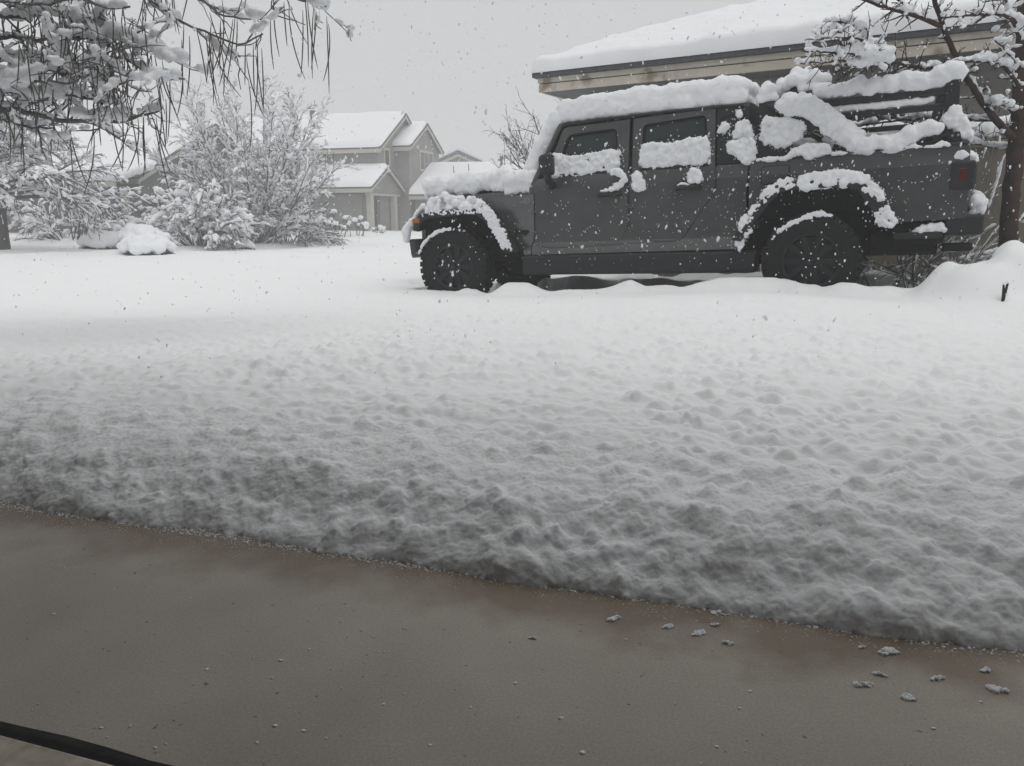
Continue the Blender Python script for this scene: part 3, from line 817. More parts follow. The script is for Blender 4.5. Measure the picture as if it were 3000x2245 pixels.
# bed rack
for side in (1, -1):
    s0 = lambda a, b: (min(side * a, side * b), max(side * a, side * b))
    tbox('rack_front_post', (.345, .480, *s0(.64, .71), 1.28, 1.752), M['steel'], .012)
    bm = bmesh.new()
    add_prism(bm, [(x, side * .70, z) for x, z in ((.42, 1.72), (.30, 1.72), (-.36, 1.285), (-.22, 1.285))], [(x, side * .755, z) for x, z in ((.42, 1.72), (.30, 1.72), (-.36, 1.285), (-.22, 1.285))])
    bevel(bm_obj('rack_diagonal_bar', bm, M['steel'], truck), .01)
    bm = bmesh.new()
    pl = [(.49, 1.285), (.49, 1.42), (.25, 1.40), (.16, 1.33), (.16, 1.285)]
    add_prism(bm, [(x, side * .69, z) for x, z in pl], [(x, side * .74, z) for x, z in pl])
    bevel(bm_obj('rack_base_plate', bm, M['steel'], truck), .006)
    tbox('rack_top_beam', (-.93, .35, *s0(.63, .69), 1.667, 1.720), M['steel'], .008)
    tbox('rack_middle_beam', (-.93, .25, *s0(.635, .68), 1.556, 1.604), M['steel'], .008)
    tbox('rack_rear_post', (-1.026, -.922, *s0(.63, .70), 1.33, 1.782), M['steel'], .008)
    bm = bmesh.new(); br = [(-.80, 1.30), (-.885, 1.30), (-.935, 1.66), (-.875, 1.70)]
    add_prism(bm, [(x, side * .64, z) for x, z in br], [(x, side * .67, z) for x, z in br]); bm_obj('rack_brace', bm, M['steel'], truck)
    bp_ = [(-.655, 1.292), (-.715, 1.355), (-1.04, 1.375), (-1.06, 1.298)]
    hl = [[(-.76, 1.312), (-.80, 1.340), (-.86, 1.345), (-.86, 1.318)], [(-.895, 1.315), (-.925, 1.345), (-.955, 1.348), (-.97, 1.318)]]
    panel('rack_rear_bracket', bp_, hl, 0, .02, M['steel'], truck, side, wf=lambda z, x=0: .745, cuts=(), bev=.003)
    for bx in (-.99, -1.03): 
        bm = bmesh.new(); bmesh.ops.create_uvsphere(bm, u_segments=10, v_segments=6, radius=.010, matrix=Matrix.Translation((bx, side * .747, 1.345))); bm_obj('bolt', bm, M['alu'], truck, True)
    for bx, bz in ((-.175, 1.325), (-.235, 1.325)):
        bm = bmesh.new(); bmesh.ops.create_uvsphere(bm, u_segments=10, v_segments=6, radius=.010, matrix=Matrix.Translation((bx + .05, side * .757, bz))); bm_obj('bolt', bm, M['alu'], truck, True)
tbox('rack_cross_bar', (.36, .46, -.64, .64, 1.69, 1.75), M['steel'], .012)
tbox('rack_cross_bar', (-1.01, -.94, -.63, .63, 1.70, 1.77), M['steel'], .012)
tbox('rack_cross_bar', (-.40, -.34, -.63, .63, 1.67, 1.715), M['steel'], .012)
bm = bmesh.new()
lo = [(.285, .20), (.285, .66), (-.005, .66), (-.005, .20)]
add_prism(bm, [(x, y, 1.745) for x, y in lo], [(.14 + (x - .14) * .70, .43 + (y - .43) * .80, 1.862) for x, y in lo])
bevel(bm_obj('cargo_box', bm, M['black'], truck), .02, 3)
p1 = tinv(2412, 405, .77); p2 = tinv(2444, 424, .77)
tube_obj('strap_roller', [([p1, (p1 + p2) / 2, p2], [.026, .026, .026])], M['alu'], truck, 14)
hk = [(2382, 386), (2390, 381), (2398, 384), (2404, 378), (2414, 379), (2418, 387), (2412, 397), (2404, 400), (2396, 394), (2388, 392), (2382, 386), (2390, 381)]
tube_obj('latch_hook', [([tinv(a, b, .765) for a, b in hk], [.0035] * len(hk))], M['alu'], truck, 6)

# ------------------------------------------------------------------ neighbouring garage behind the truck
gdir = np.array([.853, -.5225]); gbk = np.array([.5225, .853])
ng = empty('garage', (.40, 12.2, 0), math.atan2(gdir[1], gdir[0]))       # local x along the eaves to the right, y back
tag(ng, 'beige single storey garage with deep snow on its roof, behind the truck', 'garage')
GL, GD, ZS = 12.5, 9.0, 2.60
box('wall', (.55, GL - .55, .55, GD - .55, -.6, ZS), M['stucco'], ng, 0)
box('soffit', (.02, GL - .02, .02, GD - .02, ZS + .003, ZS + .03), M['soffit'], ng, 0)
def eave_boards(parent, x0, x1, y0, y1, zb, hs, mts, outs):
    z = zb
    for h, mt, o_ in zip(hs, mts, outs):
        for (a, b, c, d) in ((x0 - o_, x1 + o_, y0 - o_, y0 + .03), (x0 - o_, x0 + .03, y0 + .032, y1), (x1 - .03, x1 + o_, y0 + .032, y1)):
            box('fascia_board', (a, b, c, d, z, z + h - .002), mt, parent, .004, 1)
        z += h
eave_boards(ng, 0, GL, 0, GD, ZS - .004, (.115, .012, .075), (M['fascia'], M['gutter'], M['fascia']), (0, -.012, .012))
eave_boards(ng, 0, GL, 0, GD, ZS + .198, (.062,), (M['gutter'],), (.075,))
def hip_roof(name, x0, x1, y0, y1, z0, pitch, mt, parent):
    hw = (y1 - y0) / 2; zr = z0 + hw * pitch
    V = [(x0, y0, z0), (x1, y0, z0), (x1, y1, z0), (x0, y1, z0), (x0 + hw, y0 + hw, zr), (x1 - hw, y0 + hw, zr)]
    me = mesh_list(name, V, [(0, 1, 5, 4), (1, 2, 5), (2, 3, 4, 5), (3, 0, 4), (3, 2, 1, 0)])
    return new_obj(name, me, mt, parent)
rf = hip_roof('roof', -.07, GL + .07, -.07, GD, ZS + .262, .40, M['gutter'], ng)
def roof_snow_sheet(name, x0, x1, y0, y1, z0, pitch, depth, parent, res=.07, gable=False, lip=.16, seed=1, yres=None):
    """one blanket of snow over a hip or gable roof, rounded at the rim"""
    nx = int((x1 - x0) / res) + 1; ny = int((y1 - y0) / (yres or res)) + 1
    X, Y = np.meshgrid(np.linspace(x0, x1, nx), np.linspace(y0, y1, ny), indexing='ij')
    P = np.c_[X.ravel(), Y.ravel()]
    e = np.minimum(P[:, 1] - y0, y1 - P[:, 1])
    ex = np.minimum(P[:, 0] - x0, x1 - P[:, 0])
    rise = e if gable else np.minimum(e, ex)
    h = z0 + pitch * rise
    m_ = np.minimum(e, ex)
    rim = np.clip(m_ / lip, 0, 1)
    prof = np.sqrt(np.clip(1 - (1 - rim) ** 2, 0, 1))
    top = h + depth * prof * (1 + .16 * fbm(P, 1.1, 3, seed)) + .018 * fbm(P, 5, 3, seed + 3) * prof
    # the rim bulges a little past the edge
    bul = .045 * np.sin(np.clip(m_ / lip, 0, 1) * math.pi) * (1 + .4 * fbm(P, 3, 2, seed + 5))
    Xo = P[:, 0] + np.where(P[:, 0] - x0 < lip, -bul, np.where(x1 - P[:, 0] < lip, bul, 0))
    Yo = P[:, 1] + np.where(P[:, 1] - y0 < lip, -bul, np.where(y1 - P[:, 1] < lip, bul, 0))
    V = np.c_[Xo, Yo, top]
    i = np.arange(nx - 1)[:, None]; j = np.arange(ny - 1)[None]
    F = np.stack([i * ny + j, (i + 1) * ny + j, (i + 1) * ny + j + 1, i * ny + j + 1], -1).reshape(-1, 4)
    return new_obj(name, mesh_np(name, V, F), M['snow'], parent, True)
roof_snow_sheet('roof_snow', -.08, GL + .08, -.09, GD, ZS + .262, .40, .21, rf, .05, seed=5, yres=.045)

# ------------------------------------------------------------------ board fence between truck and garage
fn = empty('board_fence', (0, 0, 0)); tag(fn, 'weathered wooden board fence with snow along its top, behind the tail of the truck', 'fence')
def fpt(u, v): return TN * u + TM * v
FV = 9.45
bm = bmesh.new(); add_box(bm, -.070, .070, -.010, .010, 0, 1.62); bmesh.ops.bevel(bm, geom=bm.edges[:], offset=.004, segments=1, affect='EDGES')
bd_me = bpy.data.meshes.new('board'); bm.to_mesh(bd_me); bm.free(); bd_me.materials.append(M['fence'])
fang = math.atan2(TN[1], TN[0])
u = 2.6; i = 0
fence_pts = []
while u > -3.9:
    p = fpt(u, FV); b = new_obj('board', bd_me, None, fn)
    b.location = (p[0], p[1], float(base_z(*p)) - .02 + rnd.uniform(-.008, .008)); b.rotation_euler = (rnd.uniform(-.006, .006), rnd.uniform(-.008, .008), fang + math.pi)
    fence_pts.append((p[0], p[1], float(base_z(*p)) + 1.6)); u -= .1455; i += 1
for zz in (.35, 1.50):
    a, c = fpt(2.65, FV - .035 if zz > 1 else FV + .03), fpt(-3.95, FV - .035 if zz > 1 else FV + .03)
    bm = bmesh.new(); d = .02
    za, zc = float(base_z(*a)), float(base_z(*c))
    tr = TM * .017
    add_prism(bm, [(*(a - tr), za + zz), (*(a + tr), za + zz), (*(c + tr), zc + zz), (*(c - tr), zc + zz)], [(*(a - tr), za + zz + .085), (*(a + tr), za + zz + .085), (*(c + tr), zc + zz + .085), (*(c - tr), zc + zz + .085)])
    bm_obj('fence_rail', bm, M['fence'], fn)
C, R = [], []
for k in range(90):
    t = k / 89; uu = 2.6 - 6.5 * t; p = fpt(uu, FV + rnd.uniform(-.015, .015)); C.append((p[0], p[1], float(base_z(*p)) + 1.655 + .02 * math.sin(k * .8))); R.append((.075, .075, .085 + .03 * rnd.random()))
snow_blob('fence_snow', C, R, M['snow'], fn, .022, 4, .010, 14)

# ------------------------------------------------------------------ houses across the street
HE1 = np.array([.28, .96]); HE2 = np.array([-.96, .28])      # e1: along the gable wall, going away ; e2: along the ridge, to the left
def house_frame(name, X, Y, label, z=0):
    o = empty(name, (X, Y, z), math.atan2(HE1[1], HE1[0])); tag(o, label, 'house'); return o    # local x = e1 (away), local y = e2 (left)
def window(parent, y, x0, x1, z0, z1, face='gable', n=1, dark=None):
    """window in the right-hand gable wall (plane local y = const, seen from -y) or the near wall (plane local x)"""
    def bx(nm, a0, a1, d0, d1, c0, c1, mt, par):
        if face == 'gable': return box(nm, (a0, a1, y - d1, y - d0, c0, c1), mt, par, 0)
        return box(nm, (y - d1, y - d0, a0, a1, c0, c1), mt, par, 0)
    fr = bx('window', x0 - .10, x1 + .10, .0, .035, z1, z1 + .12, M['trim'], parent)
    bx('window_frame', x0 - .10, x1 + .10, .0, .045, z0 - .12, z0, M['trim'], fr)
    bx('window_frame', x0 - .10, x0, .0, .034, z0, z1, M['trim'], fr); bx('window_frame', x1, x1 + .10, .0, .034, z0, z1, M['trim'], fr)
    w = (x1 - x0) / n
    for k in range(n):
        bx('pane', x0 + k * w + .015, x0 + (k + 1) * w - .015, .002, .012, z0, z1, dark or M['pane'], fr)
        if k: bx('mullion', x0 + k * w - .03, x0 + k * w + .03, .013, .030, z0, z1, M['trim'], fr)
    return fr
def gable_volume(parent, x0, x1, y0, y1, zb, ze, pitch, over=.35, gover=.30, snow=.20, seed=1, wallname='wall', mt='siding', far_gable=False):
    """ridge along local y ; near eave at x0, far eave at x1 ; right gable at y0, left end y1"""
    xm = (x0 + x1) / 2; zr = ze + (xm - x0) * pitch
    bm = bmesh.new()
    add_prism(bm, [(x0, y0, zb), (x1, y0, zb), (x1, y0, ze), (xm, y0, zr), (x0, y0, ze)], [(x0, y1, zb), (x1, y1, zb), (x1, y1, ze), (xm, y1, zr), (x0, y1, ze)])
    bm_obj(wallname, bm, M[mt], parent)
    # roof deck: two slabs
    th = .10; ya, yb = y0 - gover, y1 + .2
    zo = ze - over * pitch
    bm = bmesh.new()
    sec_ = [(x0 - over, zo + .02), (xm, zr + .02), (x1 + over, zo + .02), (x1 + over, zo + .02 + th), (xm, zr + .02 + th), (x0 - over, zo + .02 + th)]
    add_prism(bm, [(x, ya, z) for x, z in sec_], [(x, yb, z) for x, z in sec_])
    rf = bm_obj('roof', bm, M['rake'], parent)
    # pale fascia under the near eave and pale rake boards inside the dark edge
    box('fascia', (x0 - over - .02, x0 - over + .06, ya + .02, yb, zo - .17, zo + .018), M['trim'], rf, 0)
    bm = bmesh.new()
    for xa, xb, za, zc in ((x0 - over, xm, zo, zr), (xm, x1 + over, zr, zo)):
        add_prism(bm, [(xa, ya + .03, za + .015), (xb, ya + .03, zc + .015), (xb, ya + .03, zc - .15), (xa, ya + .03, za - .15)], [(xa, ya + .07, za + .015), (xb, ya + .07, zc + .015), (xb, ya + .07, zc - .15), (xa, ya + .07, za - .15)])
    bm_obj('rake_trim', bm, M['trim'], rf)
    roof_snow_sheet('roof_snow', x0 - over - .03, x1 + over + .03, ya + .05, yb, zo + .10, pitch, snow, rf, .12, gable=True, lip=.20, seed=seed) if False else None
    # snow: profile follows the section, ridge along y
    nx, ny = 46, max(8, int((yb - ya) / .22))
    X, Yy = np.meshgrid(np.linspace(x0 - over - .04, x1 + over + .04, nx), np.linspace(ya + .03, yb, ny), indexing='ij')
    P = np.c_[X.ravel(), Yy.ravel()]
    rise = np.minimum(P[:, 0] - (x0 - over), (x1 + over) - P[:, 0])
    e = np.minimum(rise + .04, np.minimum(P[:, 1] - ya - .03, 9)); prof = np.sqrt(np.clip(1 - (1 - np.clip(e / .22, 0, 1)) ** 2, 0, 1))
    zt = zo + .02 + th + rise * pitch + snow * prof * (1 + .12 * fbm(P, .8, 2, seed)) - .05 * np.exp(-(np.abs(P[:, 0] - xm) / .25) ** 2)
    i = np.arange(nx - 1)[:, None]; j = np.arange(ny - 1)[None]
    F = np.stack([i * ny + j, i * ny + j + 1, (i + 1) * ny + j + 1, (i + 1) * ny + j], -1).reshape(-1, 4)[:, ::-1]
    new_obj('roof_snow', mesh_np('roof_snow', np.c_[P, zt], F), M['snow_far'], rf, True)
    return rf

# two-storey house, its right-hand gables towards us
hA = house_frame('two_storey_house', -6.86, 41.0, 'two storey beige house with stepped snowy gables and a teal front door', -.12)
gA = gable_volume(hA, 0, 6.1, 0, 9.5, -.5, 4.49, .60, .30, .30, .22, 11, mt='siding')
gB = gable_volume(hA, 2.0, 6.35, -.83, 1.0, -.5, 4.69, .56, .25, .25, .20, 12, 'gable_wing')
gE = gable_volume(hA, -1.80, 1.84, -.35, 7.5, 2.10, 2.42, .54, .25, .25, .20, 13, 'porch_gable')
gC = gable_volume(hA, 2.15, 8.3, -13.5, -1.05, -.5, 2.20, .50, .35, .30, .22, 14, 'garage_wing')
box('wall', (-1.55, -.02, .25, 7.3, -.5, 2.05), M['siding'], hA, 0)
box('porch_floor', (-2.0, 2.0, -.5, .2, -.4, .06), M['trim'], hA, 0)
for x in (-1.50, 1.30): box('porch_post', (x - .16, x + .16, -.33, -.05, .06, 2.08), M['trim'], hA, .02)
box('porch_beam', (-1.78, 1.82, -.34, -.06, 2.0, 2.12), M['trim'], hA, 0)
box('downspout', (-1.62, -1.555, 4.0, 4.08, -.3, 2.2), M['trim'], hA, 0)
dr = box('front_door', (-1.05, .75, .20, .245, .08, 2.0), M['door'], hA, 0)
for k in range(2): box('door_pane', (-.85 + k * .75, -.30 + k * .75, .185, .199, .95, 1.85), M['pane'], dr, 0)
window(hA, -.832, 3.5, 5.3, 3.55, 4.45, 'gable', 3)
window(hA, -.002, .75, 1.25, 3.15, 4.35, 'gable', 1)
box('vent_pipe', (2.6, 2.85, 5.1, 5.35, 5.9, 6.75), M['rake'], hA, .03)
tube_obj('vent_pipe', [([(4.6, -5.2, 3.2), (4.6, -5.2, 3.95), (4.6, -5.2, 4.2)], [.07, .07, .11])], M['rake'], hA, 8)
for yy, xx, hh in ((-2.75, 1.7, .30), (-3.55, 1.9, .3), (-5.4, 2.6, .42), (-5.75, 2.6, .6), (-5.95, 2.6, .35)):
    xx += 2.0; zz = 2.2 + (xx - 2.15) * .5
    tube_obj('vent_pipe', [([(xx, yy, zz), (xx, yy + .03, zz + .42 + hh)], [.03, .022])], M['rake'], hA, 5)

# low house at the left, gable half hidden by the round tree
hL = house_frame('single_storey_house', -14.1, 30.0, 'low grey house with a broad snowy roof, left of the big round tree', -.10)
gable_volume(hL, 0, 9.0, 0, 13, -.5, 2.42, .50, .30, .30, .24, 21, mt='siding_dark')
bm = bmesh.new()
add_prism(bm, [(-2.0, -.75, 2.12), (-2.0, -.75, 2.20), (.0, -.75, 2.75), (.0, -.75, 2.62)], [(-2.0, 9, 2.12), (-2.0, 9, 2.20), (.0, 9, 2.75), (.0, 9, 2.62)])
pr_ = bm_obj('porch_roof', bm, M['rake'], hL)
box('fascia', (-2.03, -1.95, -.76, 9, 1.93, 2.118), M['trim'], pr_, 0)
snow_blob('roof_snow', [(-1.9 + .32 * a, -.72 + .3 * b, 2.30 + .088 * a) for a in range(6) for b in range(33)], [(.28, .28, .19)] * 198, M['snow_far'], pr_, .05, 4, .02, 3)
box('wall', (-1.3, -.02, -.2, 8.8, -.5, 1.95), M['siding_dark'], hL, 0)
box('corner_post', (-1.66, -1.46, -.8, -.6, -.3, 1.95), M['trim'], hL, 0)
window(hL, -1.302, 1.2, 2.4, .7, 1.6, 'near', 2)

# roof of a further house beyond
hD = empty('distant_house', (-3.9, 58, 0), 0); tag(hD, 'far house showing only one small snowy gable above the garage wing', 'house')
bm = bmesh.new(); add_prism(bm, [(-4, 0, -.5), (4, 0, -.5), (4, 0, 3.6), (0, 0, 5.35), (-4, 0, 3.6)], [(-4, 9, -.5), (4, 9, -.5), (4, 9, 3.6), (0, 9, 5.35), (-4, 9, 3.6)])
bm_obj('wall', bm, M['siding'], hD)
bm = bmesh.new(); sec_ = [(-4.4, 3.44), (0, 5.37), (4.4, 3.44), (4.4, 3.58), (0, 5.55), (-4.4, 3.58)]
add_prism(bm, [(x, -.35, z) for x, z in sec_], [(x, 9.3, z) for x, z in sec_]); r_ = bm_obj('roof', bm, M['rake'], hD)
bm = bmesh.new(); sec_ = [(-4.3, 3.42), (0, 5.31), (4.3, 3.42), (4.3, 3.22), (0, 5.11), (-4.3, 3.22)]
add_prism(bm, [(x, -.30, z) for x, z in sec_], [(x, -.24, z) for x, z in sec_]); bm_obj('rake_trim', bm, M['trim'], r_)
bm = bmesh.new(); sec_ = [(-4.5, 3.60), (0, 5.57), (4.5, 3.60), (4.4, 3.80), (0, 5.78), (-4.4, 3.80)]
add_prism(bm, [(x, -.25, z) for x, z in sec_], [(x, 9.2, z) for x, z in sec_]); bm_obj('roof_snow', bm, M['snow_far'], r_)
tube_obj('vent_pipe', [([(3.0, 2.0, 4.0), (3.0, 2.0, 4.9), (3.0, 2.0, 5.1)], [.08, .08, .14])], M['rake'], hD, 8)

# ------------------------------------------------------------------ trees and shrubs
def norm(v): return v / (np.linalg.norm(v) + 1e-9)
def limb(p, d, L, r0, r1, n, wob, trop, rg):
    pts = [np.array(p, float)]; d = norm(np.array(d, float))
    for k in range(n):
        d = norm(d + rg.normal(0, wob, 3) + np.array([0, 0, trop / n])); pts.append(pts[-1] + d * L / n)
    return np.array(pts), np.linspace(r0, r1, n + 1)
def grow(starts, levels, rg):
    """starts: list of (p, d, L, r). levels: list of dict(n, len, ang, wob, trop, seg, rr, up) ; returns list per level"""
    out = [[]]
    for (p, d, L, r) in starts:
        lv = levels[0]; out[0].append(limb(p, d, L, r, r * lv.get('tip', .35), lv['seg'], lv['wob'], lv['trop'], rg))
    for li in range(1, len(levels)):
        lv = levels[li]; cur = []
        for pts, rad in out[li - 1]:
            Lp = np.linalg.norm(np.diff(pts, axis=0), axis=1).sum()
            m_ = max(1, int(round(lv['n'] * rg.uniform(.7, 1.3))))
            for k in range(m_):
                t = lv.get('t0', .2) + (1 - lv.get('t0', .2)) * (k + rg.random()) / m_
                f = t * (len(pts) - 1); i = min(int(f), len(pts) - 2); q = pts[i] + (pts[i + 1] - pts[i]) * (f - i)
                ax = norm(pts[i + 1] - pts[i]); side = norm(np.cross(ax, rg.normal(0, 1, 3)))
                a = lv['ang'] * rg.uniform(.6, 1.3)
                d = norm(ax * math.cos(a) + side * math.sin(a) + np.array([0, 0, lv.get('up', 0)]))
                L = lv['len'] * rg.uniform(.6, 1.25) * (Lp if lv.get('rel', True) else 1) * (1.15 - .5 * t)
                r = max(rad[i] * lv['rr'], lv.get('rmin', .003))
                cur.append(limb(q, d, L, r, r * .45, lv['seg'], lv['wob'], lv['trop'], rg))
        out.append(cur)
    return out
def resample(pts, step):
    d = np.r_[0, np.cumsum(np.linalg.norm(np.diff(pts, axis=0), axis=1))]
    n = max(2, int(d[-1] / step) + 1); t = np.linspace(0, d[-1], n)
    return np.c_[np.interp(t, d, pts[:, 0]), np.interp(t, d, pts[:, 1]), np.interp(t, d, pts[:, 2])], t / (d[-1] + 1e-9)
def snow_on(limbs, size, rg, step=.05, patch=2.0, thr=-.2, steep=.8, lift=.55, jit=.3):
    """caps of snow lying along the upper side of limbs; broken into clumps"""
    out = []; RSM = [resample(pts, step) for pts, rad in limbs]
    if not RSM: return out
    cnt = np.cumsum([len(q) for q, t in RSM])
    allq = np.concatenate([q + rg.uniform(0, 99, 3) for q, t in RSM])
    allm = np.split(vnoise(allq, patch, 3) + .5 * vnoise(allq, patch * 3.1, 4), cnt[:-1])
    for (pts, rad), (q, t), m_ in zip(limbs, RSM, allm):
        r = np.interp(t, np.linspace(0, 1, len(rad)), rad)
        d = np.gradient(q, axis=0); d /= (np.linalg.norm(d, axis=1, keepdims=True) + 1e-9)
        flatness = np.clip(1 - np.abs(d[:, 2]) ** 2 * steep, 0, 1)
        s = size * flatness * np.clip((m_ - thr) * 1.3, 0, 1.25) * (1 + jit * rg.uniform(-1, 1, len(q)))
        s[0] *= .3; s[-1] *= .2
        live = s > size * .18
        i = 0
        while i < len(q):
            if not live[i]: i += 1; continue
            j = i
            while j + 1 < len(q) and live[j + 1]: j += 1
            if j - i >= 1:
                seg = q[i:j + 1] + np.c_[np.zeros((j - i + 1, 2)), (r[i:j + 1] + s[i:j + 1] * lift)]; rs = s[i:j + 1].copy()
                e0 = seg[0] - (seg[1] - seg[0]) * .35; e1 = seg[-1] + (seg[-1] - seg[-2]) * .35
                out.append((np.vstack([e0, seg, e1]), np.r_[rs[0] * .25, rs, rs[-1] * .25]))
            i = j + 1
    return out
def tree_from(name, label, cat, L, base, bark, snowmat, size, rg, ksnow=5, step=.06, patch=2., thr=-.25, split=1, parts=('trunk', 'branches'), kb=4, levels_snow=None, group=None, sizes=None, steep=.8, jit=.3, lift=.55):
    root = empty(name, base); tag(root, label, cat, group)
    b = np.array(base)
    sh = lambda ls: [(p - b, r) for p, r in ls]
    tr = sh(sum(L[:split], [])); br = sh(sum(L[split:], []))
    if tr: tube_obj(parts[0], tr, bark, root, 7)
    if br: tube_obj(parts[1], br, bark, root, kb)['kind'] = 'stuff'
    sn = []
    for li, ls in enumerate(L):
        if levels_snow is not None and li not in levels_snow: continue
        sn += snow_on(ls, (sizes[li] if sizes else size), rg, step, patch, thr, steep, lift, jit)
    if sn: tube_obj('snow', sh(sn), snowmat, root, ksnow, .9)['kind'] = 'stuff'
    return root

rg = np.random.default_rng(5)
# big round many-stemmed tree: stems run out to an egg-shaped crown
def rim(t):
    a, b, c0 = 3.05, 3.15, 3.05            # half width, half height, centre height
    sx, cz = math.sin(t), math.cos(t)
    A = (sx / a) ** 2 + (cz / b) ** 2; B = -2 * cz * c0 / b ** 2; Cc = (c0 / b) ** 2 - 1
    return (-B + math.sqrt(max(0, B * B - 4 * A * Cc))) / (2 * A)
b0 = at(752, 722, 27.0); b0[2] = float(base_z(b0[0], b0[1])) + .02
st = []
for k in range(50):
    a = k * 2.39996 + rg.uniform(-.2, .2); tilt = .06 + 1.12 * ((k + rg.random()) / 50) ** .62
    st.append((b0 + np.array([math.cos(a) * .15, math.sin(a) * .15, .05]), (math.cos(a) * math.sin(tilt), math.sin(a) * math.sin(tilt), math.cos(tilt)), rim(tilt) * rg.uniform(.80, .94), .030))
L = grow(st, [dict(seg=8, wob=.06, trop=.12), dict(n=11, len=.26, ang=.62, wob=.09, trop=.1, seg=5, rr=.55, t0=.25, rmin=.012), dict(n=7, len=.44, ang=.75, wob=.12, trop=.1, seg=4, rr=.6, rmin=.008, t0=.15), dict(n=3, len=.55, ang=.7, wob=.12, trop=.05, seg=3, rr=.7, rmin=.006, t0=.1)], rg)
tree_from('round_tree', 'big round leafless tree thick with snow in front of the two storey house', 'tree', L, b0, M['bark_far'], M['snow_far'], .05, rg, 4, .08, 5.5, -.50, 1, kb=3, sizes=(.045, .060, .052, .040), steep=.45)

# drooping tree at the left
b1 = at(12, 752, 20.4); b1[2] = float(base_z(b1[0], b1[1])) + .02
trunk = limb(b1, (.02, 0, 1), 1.75, .19, .13, 5, .03, 0, rg)
top = trunk[0][-1]
st = []
for k in range(22):
    a = 2 * math.pi * k / 22 + rg.uniform(-.25, .25); tilt = rg.uniform(.25, 1.25)
    st.append((top - np.array([0, 0, rg.uniform(0, .5)]), (math.cos(a) * math.sin(tilt) + .12, math.sin(a) * math.sin(tilt) * .8, math.cos(tilt)), rg.uniform(2.2, 3.1), .036))
L = grow(st, [dict(seg=9, wob=.09, trop=-.40), dict(n=11, len=.40, ang=.6, wob=.1, trop=-.40, seg=5, rr=.5, t0=.2), dict(n=8, len=.46, ang=.6, wob=.12, trop=-.45, seg=4, rr=.6, rmin=.009, t0=.1), dict(n=3, len=.5, ang=.6, wob=.12, trop=-.3, seg=3, rr=.7, rmin=.007, t0=.2)], rg)
L[0].insert(0, trunk)
tree_from('drooping_tree', 'leafless tree with snow laden drooping branches at the left edge', 'tree', L, b1, M['bark_far'], M['snow_far'], .05, rg, 4, .08, 5.0, -.40, 1, kb=3, sizes=(.040, .052, .046, .036), steep=.5)

# arching bush in front of the round tree
def arching_bush(name, label, px, py, Y, h, w, nst, rg, size, group=None, dense=1.0, cat='bush', step=.09):
    b = at(px, py, Y); b[2] = float(base_z(b[0], b[1])) + .05
    st = []
    for k in range(nst):
        a = rg.uniform(0, 2 * math.pi); tilt = rg.uniform(.15, 1.0)
        st.append((b + np.array([math.cos(a) * .25 * w, math.sin(a) * .15 * w, 0]), (math.cos(a) * math.sin(tilt) * w / h * .8, math.sin(a) * math.sin(tilt) * w / h * .8, math.cos(tilt)), h * rg.uniform(.95, 1.3), .022))
    L = grow(st, [dict(seg=8, wob=.08, trop=-1.15), dict(n=8 * dense, len=.34, ang=.6, wob=.1, trop=-.9, seg=4, rr=.55, rmin=.009, t0=.25), dict(n=4 * dense, len=.5, ang=.6, wob=.1, trop=-.8, seg=3, rr=.6, rmin=.007, t0=.1)], rg)
    return tree_from(name, label, cat, L, b, M['bark_far'], M['snow_far'], size, rg, 5, step, 2.6, -.4, 1, ('stems', 'branches'), kb=3, group=group, sizes=(size, size * 1.25, size), lift=.5)
arching_bush('arching_bush', 'wide bush bowed over with snow in front of the big round tree', 592, 728, 23.6, 1.75, 1.15, 60, rg, .062)
arching_bush('thicket', 'dark snowy thicket under the drooping tree at the left', 200, 700, 25.0, 1.5, 1.7, 40, rg, .046)
arching_bush('thicket', 'hazy snowy thicket at the foot of the low house, behind the domed shrubs', 330, 695, 26.5, 1.25, .9, 24, rg, .045)
arching_bush('thicket', 'low twiggy growth around the foot of the big round tree', 850, 716, 27.6, 1.3, 1.7, 44, rg, .024)

# snow domes over clipped shrubs
def domed_shrub(name, label, px, py, Y, rx, rz, rg, group=None):
    b = at(px, py, Y); b[2] = float(base_z(b[0], b[1])) + .05
    root = empty(name, b); tag(root, label, 'shrub', group)
    n = 420; d = rg.normal(0, 1, (n, 3)); d /= np.linalg.norm(d, axis=1, keepdims=True); d[:, 2] = np.abs(d[:, 2]) * .9
    C = d * np.array([rx, rx * .8, rz]) * rg.uniform(.72, 1.0, (n, 1)); C[:, 2] += .05
    V = []; F = []
    for c in C:
        for _ in range(3):
            a = norm(rg.normal(0, 1, 3)); e = norm(np.cross(a, rg.normal(0, 1, 3))); s = rg.uniform(.04, .07); i0 = len(V); o_ = c + rg.normal(0, .03, 3)
            V += [o_ - a * s, o_ + e * s * .5, o_ + a * s, o_ - e * s * .5]; F.append((i0, i0 + 1, i0 + 2, i0 + 3))
    new_obj('foliage', mesh_np('foliage', V, F), M['leaf'], root)
    n = 90; a = rg.uniform(0, 2 * math.pi, n); q = np.sqrt(rg.uniform(0, 1, n)) * .90
    CC = np.c_[np.cos(a) * q * rx, np.sin(a) * q * rx * .8, rz * np.sqrt(np.clip(1.08 - q ** 2, 0, 1)) + .06 + rg.normal(0, .03, n)]
    R = np.c_[rg.uniform(.10, .17, n), rg.uniform(.10, .17, n), rg.uniform(.08, .14, n)] * (rx / .55)
    snow_blob('snow', CC, R, M['snow_far'], root, .035, 3, .022, 6)['kind'] = 'stuff'
    return root
domed_shrub('domed_shrub', 'smooth white dome of snow on the rear clipped shrub', 418, 715, 21.5, .70, .62, rg)
domed_shrub('domed_shrub', 'lumpy snow covered shrub with dark leaves showing along its base', 432, 742, 20.6, .66, .46, rg)
